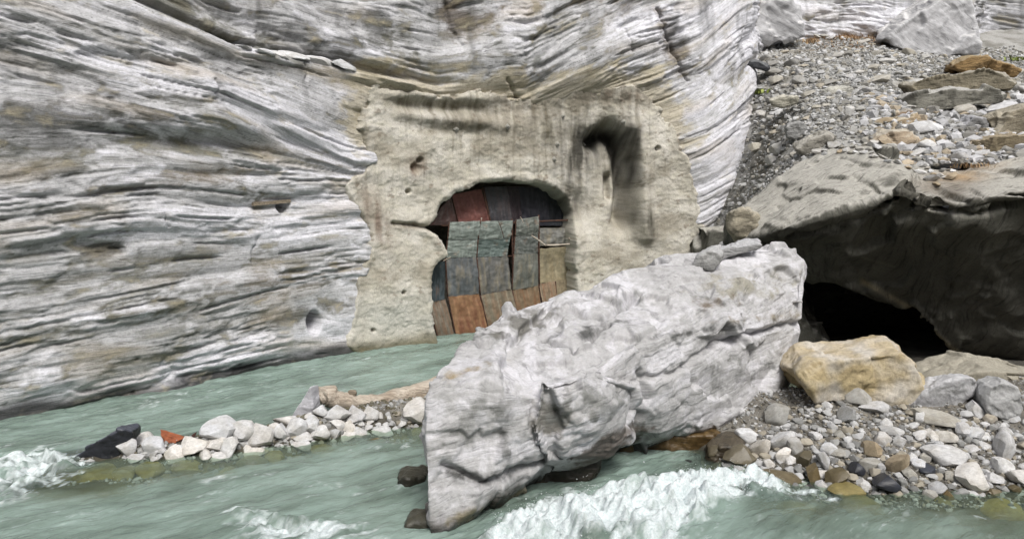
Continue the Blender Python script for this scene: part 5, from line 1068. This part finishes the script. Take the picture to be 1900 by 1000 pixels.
# old plank sticking out of the bore hole
uu, zz, b0, nn = wall_point(505, 378); A_, B_ = np.array([505.]), np.array([378.]); D = float((big_shape(uu, zz, A_, B_) + cliff_relief(uu, zz, A_, B_)[0])[0]); tn = Vector((-nn.y, nn.x, 0))
k = b0.y / F; pl = b0 + nn * (D + .06); side = Vector((-nn.y, nn.x, 0)); side = side if side.x > 0 else -side
me = sheet([pl - side * 30 * k * 1.3 - Vector((0, 0, .05)), pl + side * 30 * k * 1.3 - Vector((0, 0, .0)), pl + side * 30 * k * 1.3 + Vector((0, 0, .09)), pl - side * 30 * k * 1.3 + Vector((0, 0, .04))], 12, 3, .06, 3, .01)
tag(link('wooden_plank', me, M_LOGD), 'short grey wooden plank jammed beside a hole in the cliff', 'plank')

# plants
def leaf_mat(name, c1, c2):
    t = NT(name); tc = t.n('ShaderNodeTexCoord'); n = t.noise(tc.outputs['Object'], 6, 3); t.t.links.new(t.ramp(n.outputs[0], [(.35, tuple(c1)), (.65, tuple(c2))]).outputs[0], t.b.inputs['Base Color']); t.b.inputs['Roughness'].default_value = .6; return t.m
def blades(n, rad, length, width, seed, droop=.5, up=.8):
    r = np.random.default_rng(seed); V, Fs = [], []
    for i in range(n):
        b = np.array([r.normal(0, rad), r.normal(0, rad), 0]); a = r.uniform(0, 6.28); L = length * r.uniform(.5, 1.2); w = width * r.uniform(.6, 1.3); d = np.array([math.cos(a), math.sin(a), 0]); sd_ = np.array([-d[1], d[0], 0]); m = len(V)
        for j, t in enumerate((0, .4, .75, 1)):
            c = b + d * L * droop * t * t + np.array([0, 0, L * (up * t - .35 * t * t)]); ww = w * (.6, 1, .7, .08)[j]; V += [c - sd_ * ww, c + sd_ * ww]
        Fs += [(m + 2 * j, m + 2 * j + 1, m + 2 * j + 3, m + 2 * j + 2) for j in range(3)]
    return mesh_np('blades', np.array(V), np.array(Fs), None, None, True)
M_GREEN = leaf_mat('green_leaves', lin(70, 84, 30), lin(136, 146, 62)); M_DRY = leaf_mat('dry_grass', lin(120, 92, 62), lin(176, 148, 108))
for px, py, n_, rad, ln, wd, m, nm, lab, cat in [(1404, 166, 90, .22, .34, .05, M_GREEN, 'green_weed', 'bright green weed growing at the foot of the marble rib', 'plant'), (1888, 104, 60, .3, .4, .05, M_GREEN, 'green_weed', 'pale green weed at the top right edge of the scree', 'plant'), (1500, 72, 120, .25, .45, .012, M_DRY, 'dry_grass_tuft', 'orange dry grass tuft at the upper rim of the scree', 'grass'), (1365, 112, 110, .2, .5, .012, M_DRY, 'dry_grass_tuft', 'dry twiggy tuft on top of the marble rib', 'grass'), (1805, 300, 60, .18, .3, .01, M_DRY, 'dry_grass_tuft', 'thin dry stalks above the overhanging rock', 'grass')]:
    if py == 300: h = bv.ray_cast(cam.location, Vector(ray(px, py + 12)).normalized()); q = h[0]
    else: q = hit(px, py + 10, talus, 17)
    root = empty(nm, q, lab, cat); o = link('leaves' if m is M_GREEN else 'blades', blades(n_, rad, ln, wd, int(px)), m, root); tag(o, kind='stuff')
    p_, r2 = resample([(0, 0, -.05), (.02, 0, ln * .3), (.05, .02, ln * .55)], [.012, .01, .005], 6); link('stem', tube(p_, r2, 6, 1, .1), M_LOGD, root)
r_ = np.random.default_rng(9); V = []; F_ = []
for i in range(900):
    px, py = r_.normal(1575, 55), r_.normal(72, 11); q = hit(px, max(py, 50), talus, 24, 36)
    if q is None: continue
    a = r_.uniform(0, 6.28); L = r_.uniform(.05, .2); d = np.array([math.cos(a), math.sin(a), r_.uniform(.1, .9)]) * L; w = np.array([-math.sin(a), math.cos(a), 0]) * r_.uniform(.008, .03); b = np.array(q[:]) + np.array([0, 0, .03]); m = len(V)
    V += [b - w, b + w, b + d + w * .5, b + d - w * .5]; F_.append((m, m + 1, m + 2, m + 3))
tag(link('dry_litter', mesh_np('dry_litter', np.array(V), np.array(F_), None, None, False), M_DRY), 'brown dry leaves and grass scattered at the top of the scree', 'dry leaves', None, 'stuff')

# spray thrown up by the rapid
r_ = np.random.default_rng(21); N = 1800; x = r_.uniform(-1, 5.5, N * 6); y = r_.uniform(9.6, 13, N * 6); px, py, fo, lift = water_fields(x, y)
k = np.nonzero((fo > .7) & (lift > .05))[0][:N]; zz = lift[k] * .9 + np.abs(r_.normal(0, .09, len(k))); SP = np.stack([x[k], y[k], zz + .03], 1)
bm = bmesh.new(); bmesh.ops.create_icosphere(bm, subdivisions=1, radius=1.0); v0 = np.array([v.co[:] for v in bm.verts]); f0 = np.array([[v.index for v in f.verts] for f in bm.faces]); bm.free()
sz = np.clip(r_.lognormal(-5.5, .5, len(k)), .0018, .012); VV = v0[None] * sz[:, None, None] + SP[:, None]
t = NT('spray_drops'); t.b.inputs['Base Color'].default_value = (.72, .76, .77, 1); t.b.inputs['Roughness'].default_value = .3
tag(link('spray', mesh_np('spray', VV.reshape(-1, 3), (f0[None] + (np.arange(len(k)) * len(v0))[:, None, None]).reshape(-1, 3)), t.m), 'white water drops thrown up above the rapid', 'spray', None, 'stuff')

# broken pale rubble between the slabs, too dense to count
x = r_.uniform(10, 17, 5200); y = r_.uniform(18.3, 25, 5200); z = talus(x, y); px, py = proj(x, y, z); k = np.nonzero(talus_in(x, y) & (px > 1600) & (px < 1960) & (py > 165) & (py < 345))[0][:1100]
pebble_cloud('slab_rubble', np.stack([x, y, z + .03], 1)[k], np.clip(r_.lognormal(-1.95, .4, len(k)), .07, .3), [lin(*c, .8) for c in [(214, 214, 216), (188, 188, 188), (228, 228, 230), (160, 158, 152), (200, 186, 164)]], 'sharp pale rubble lying between the slabs on the right of the scree', 'rubble', 4)
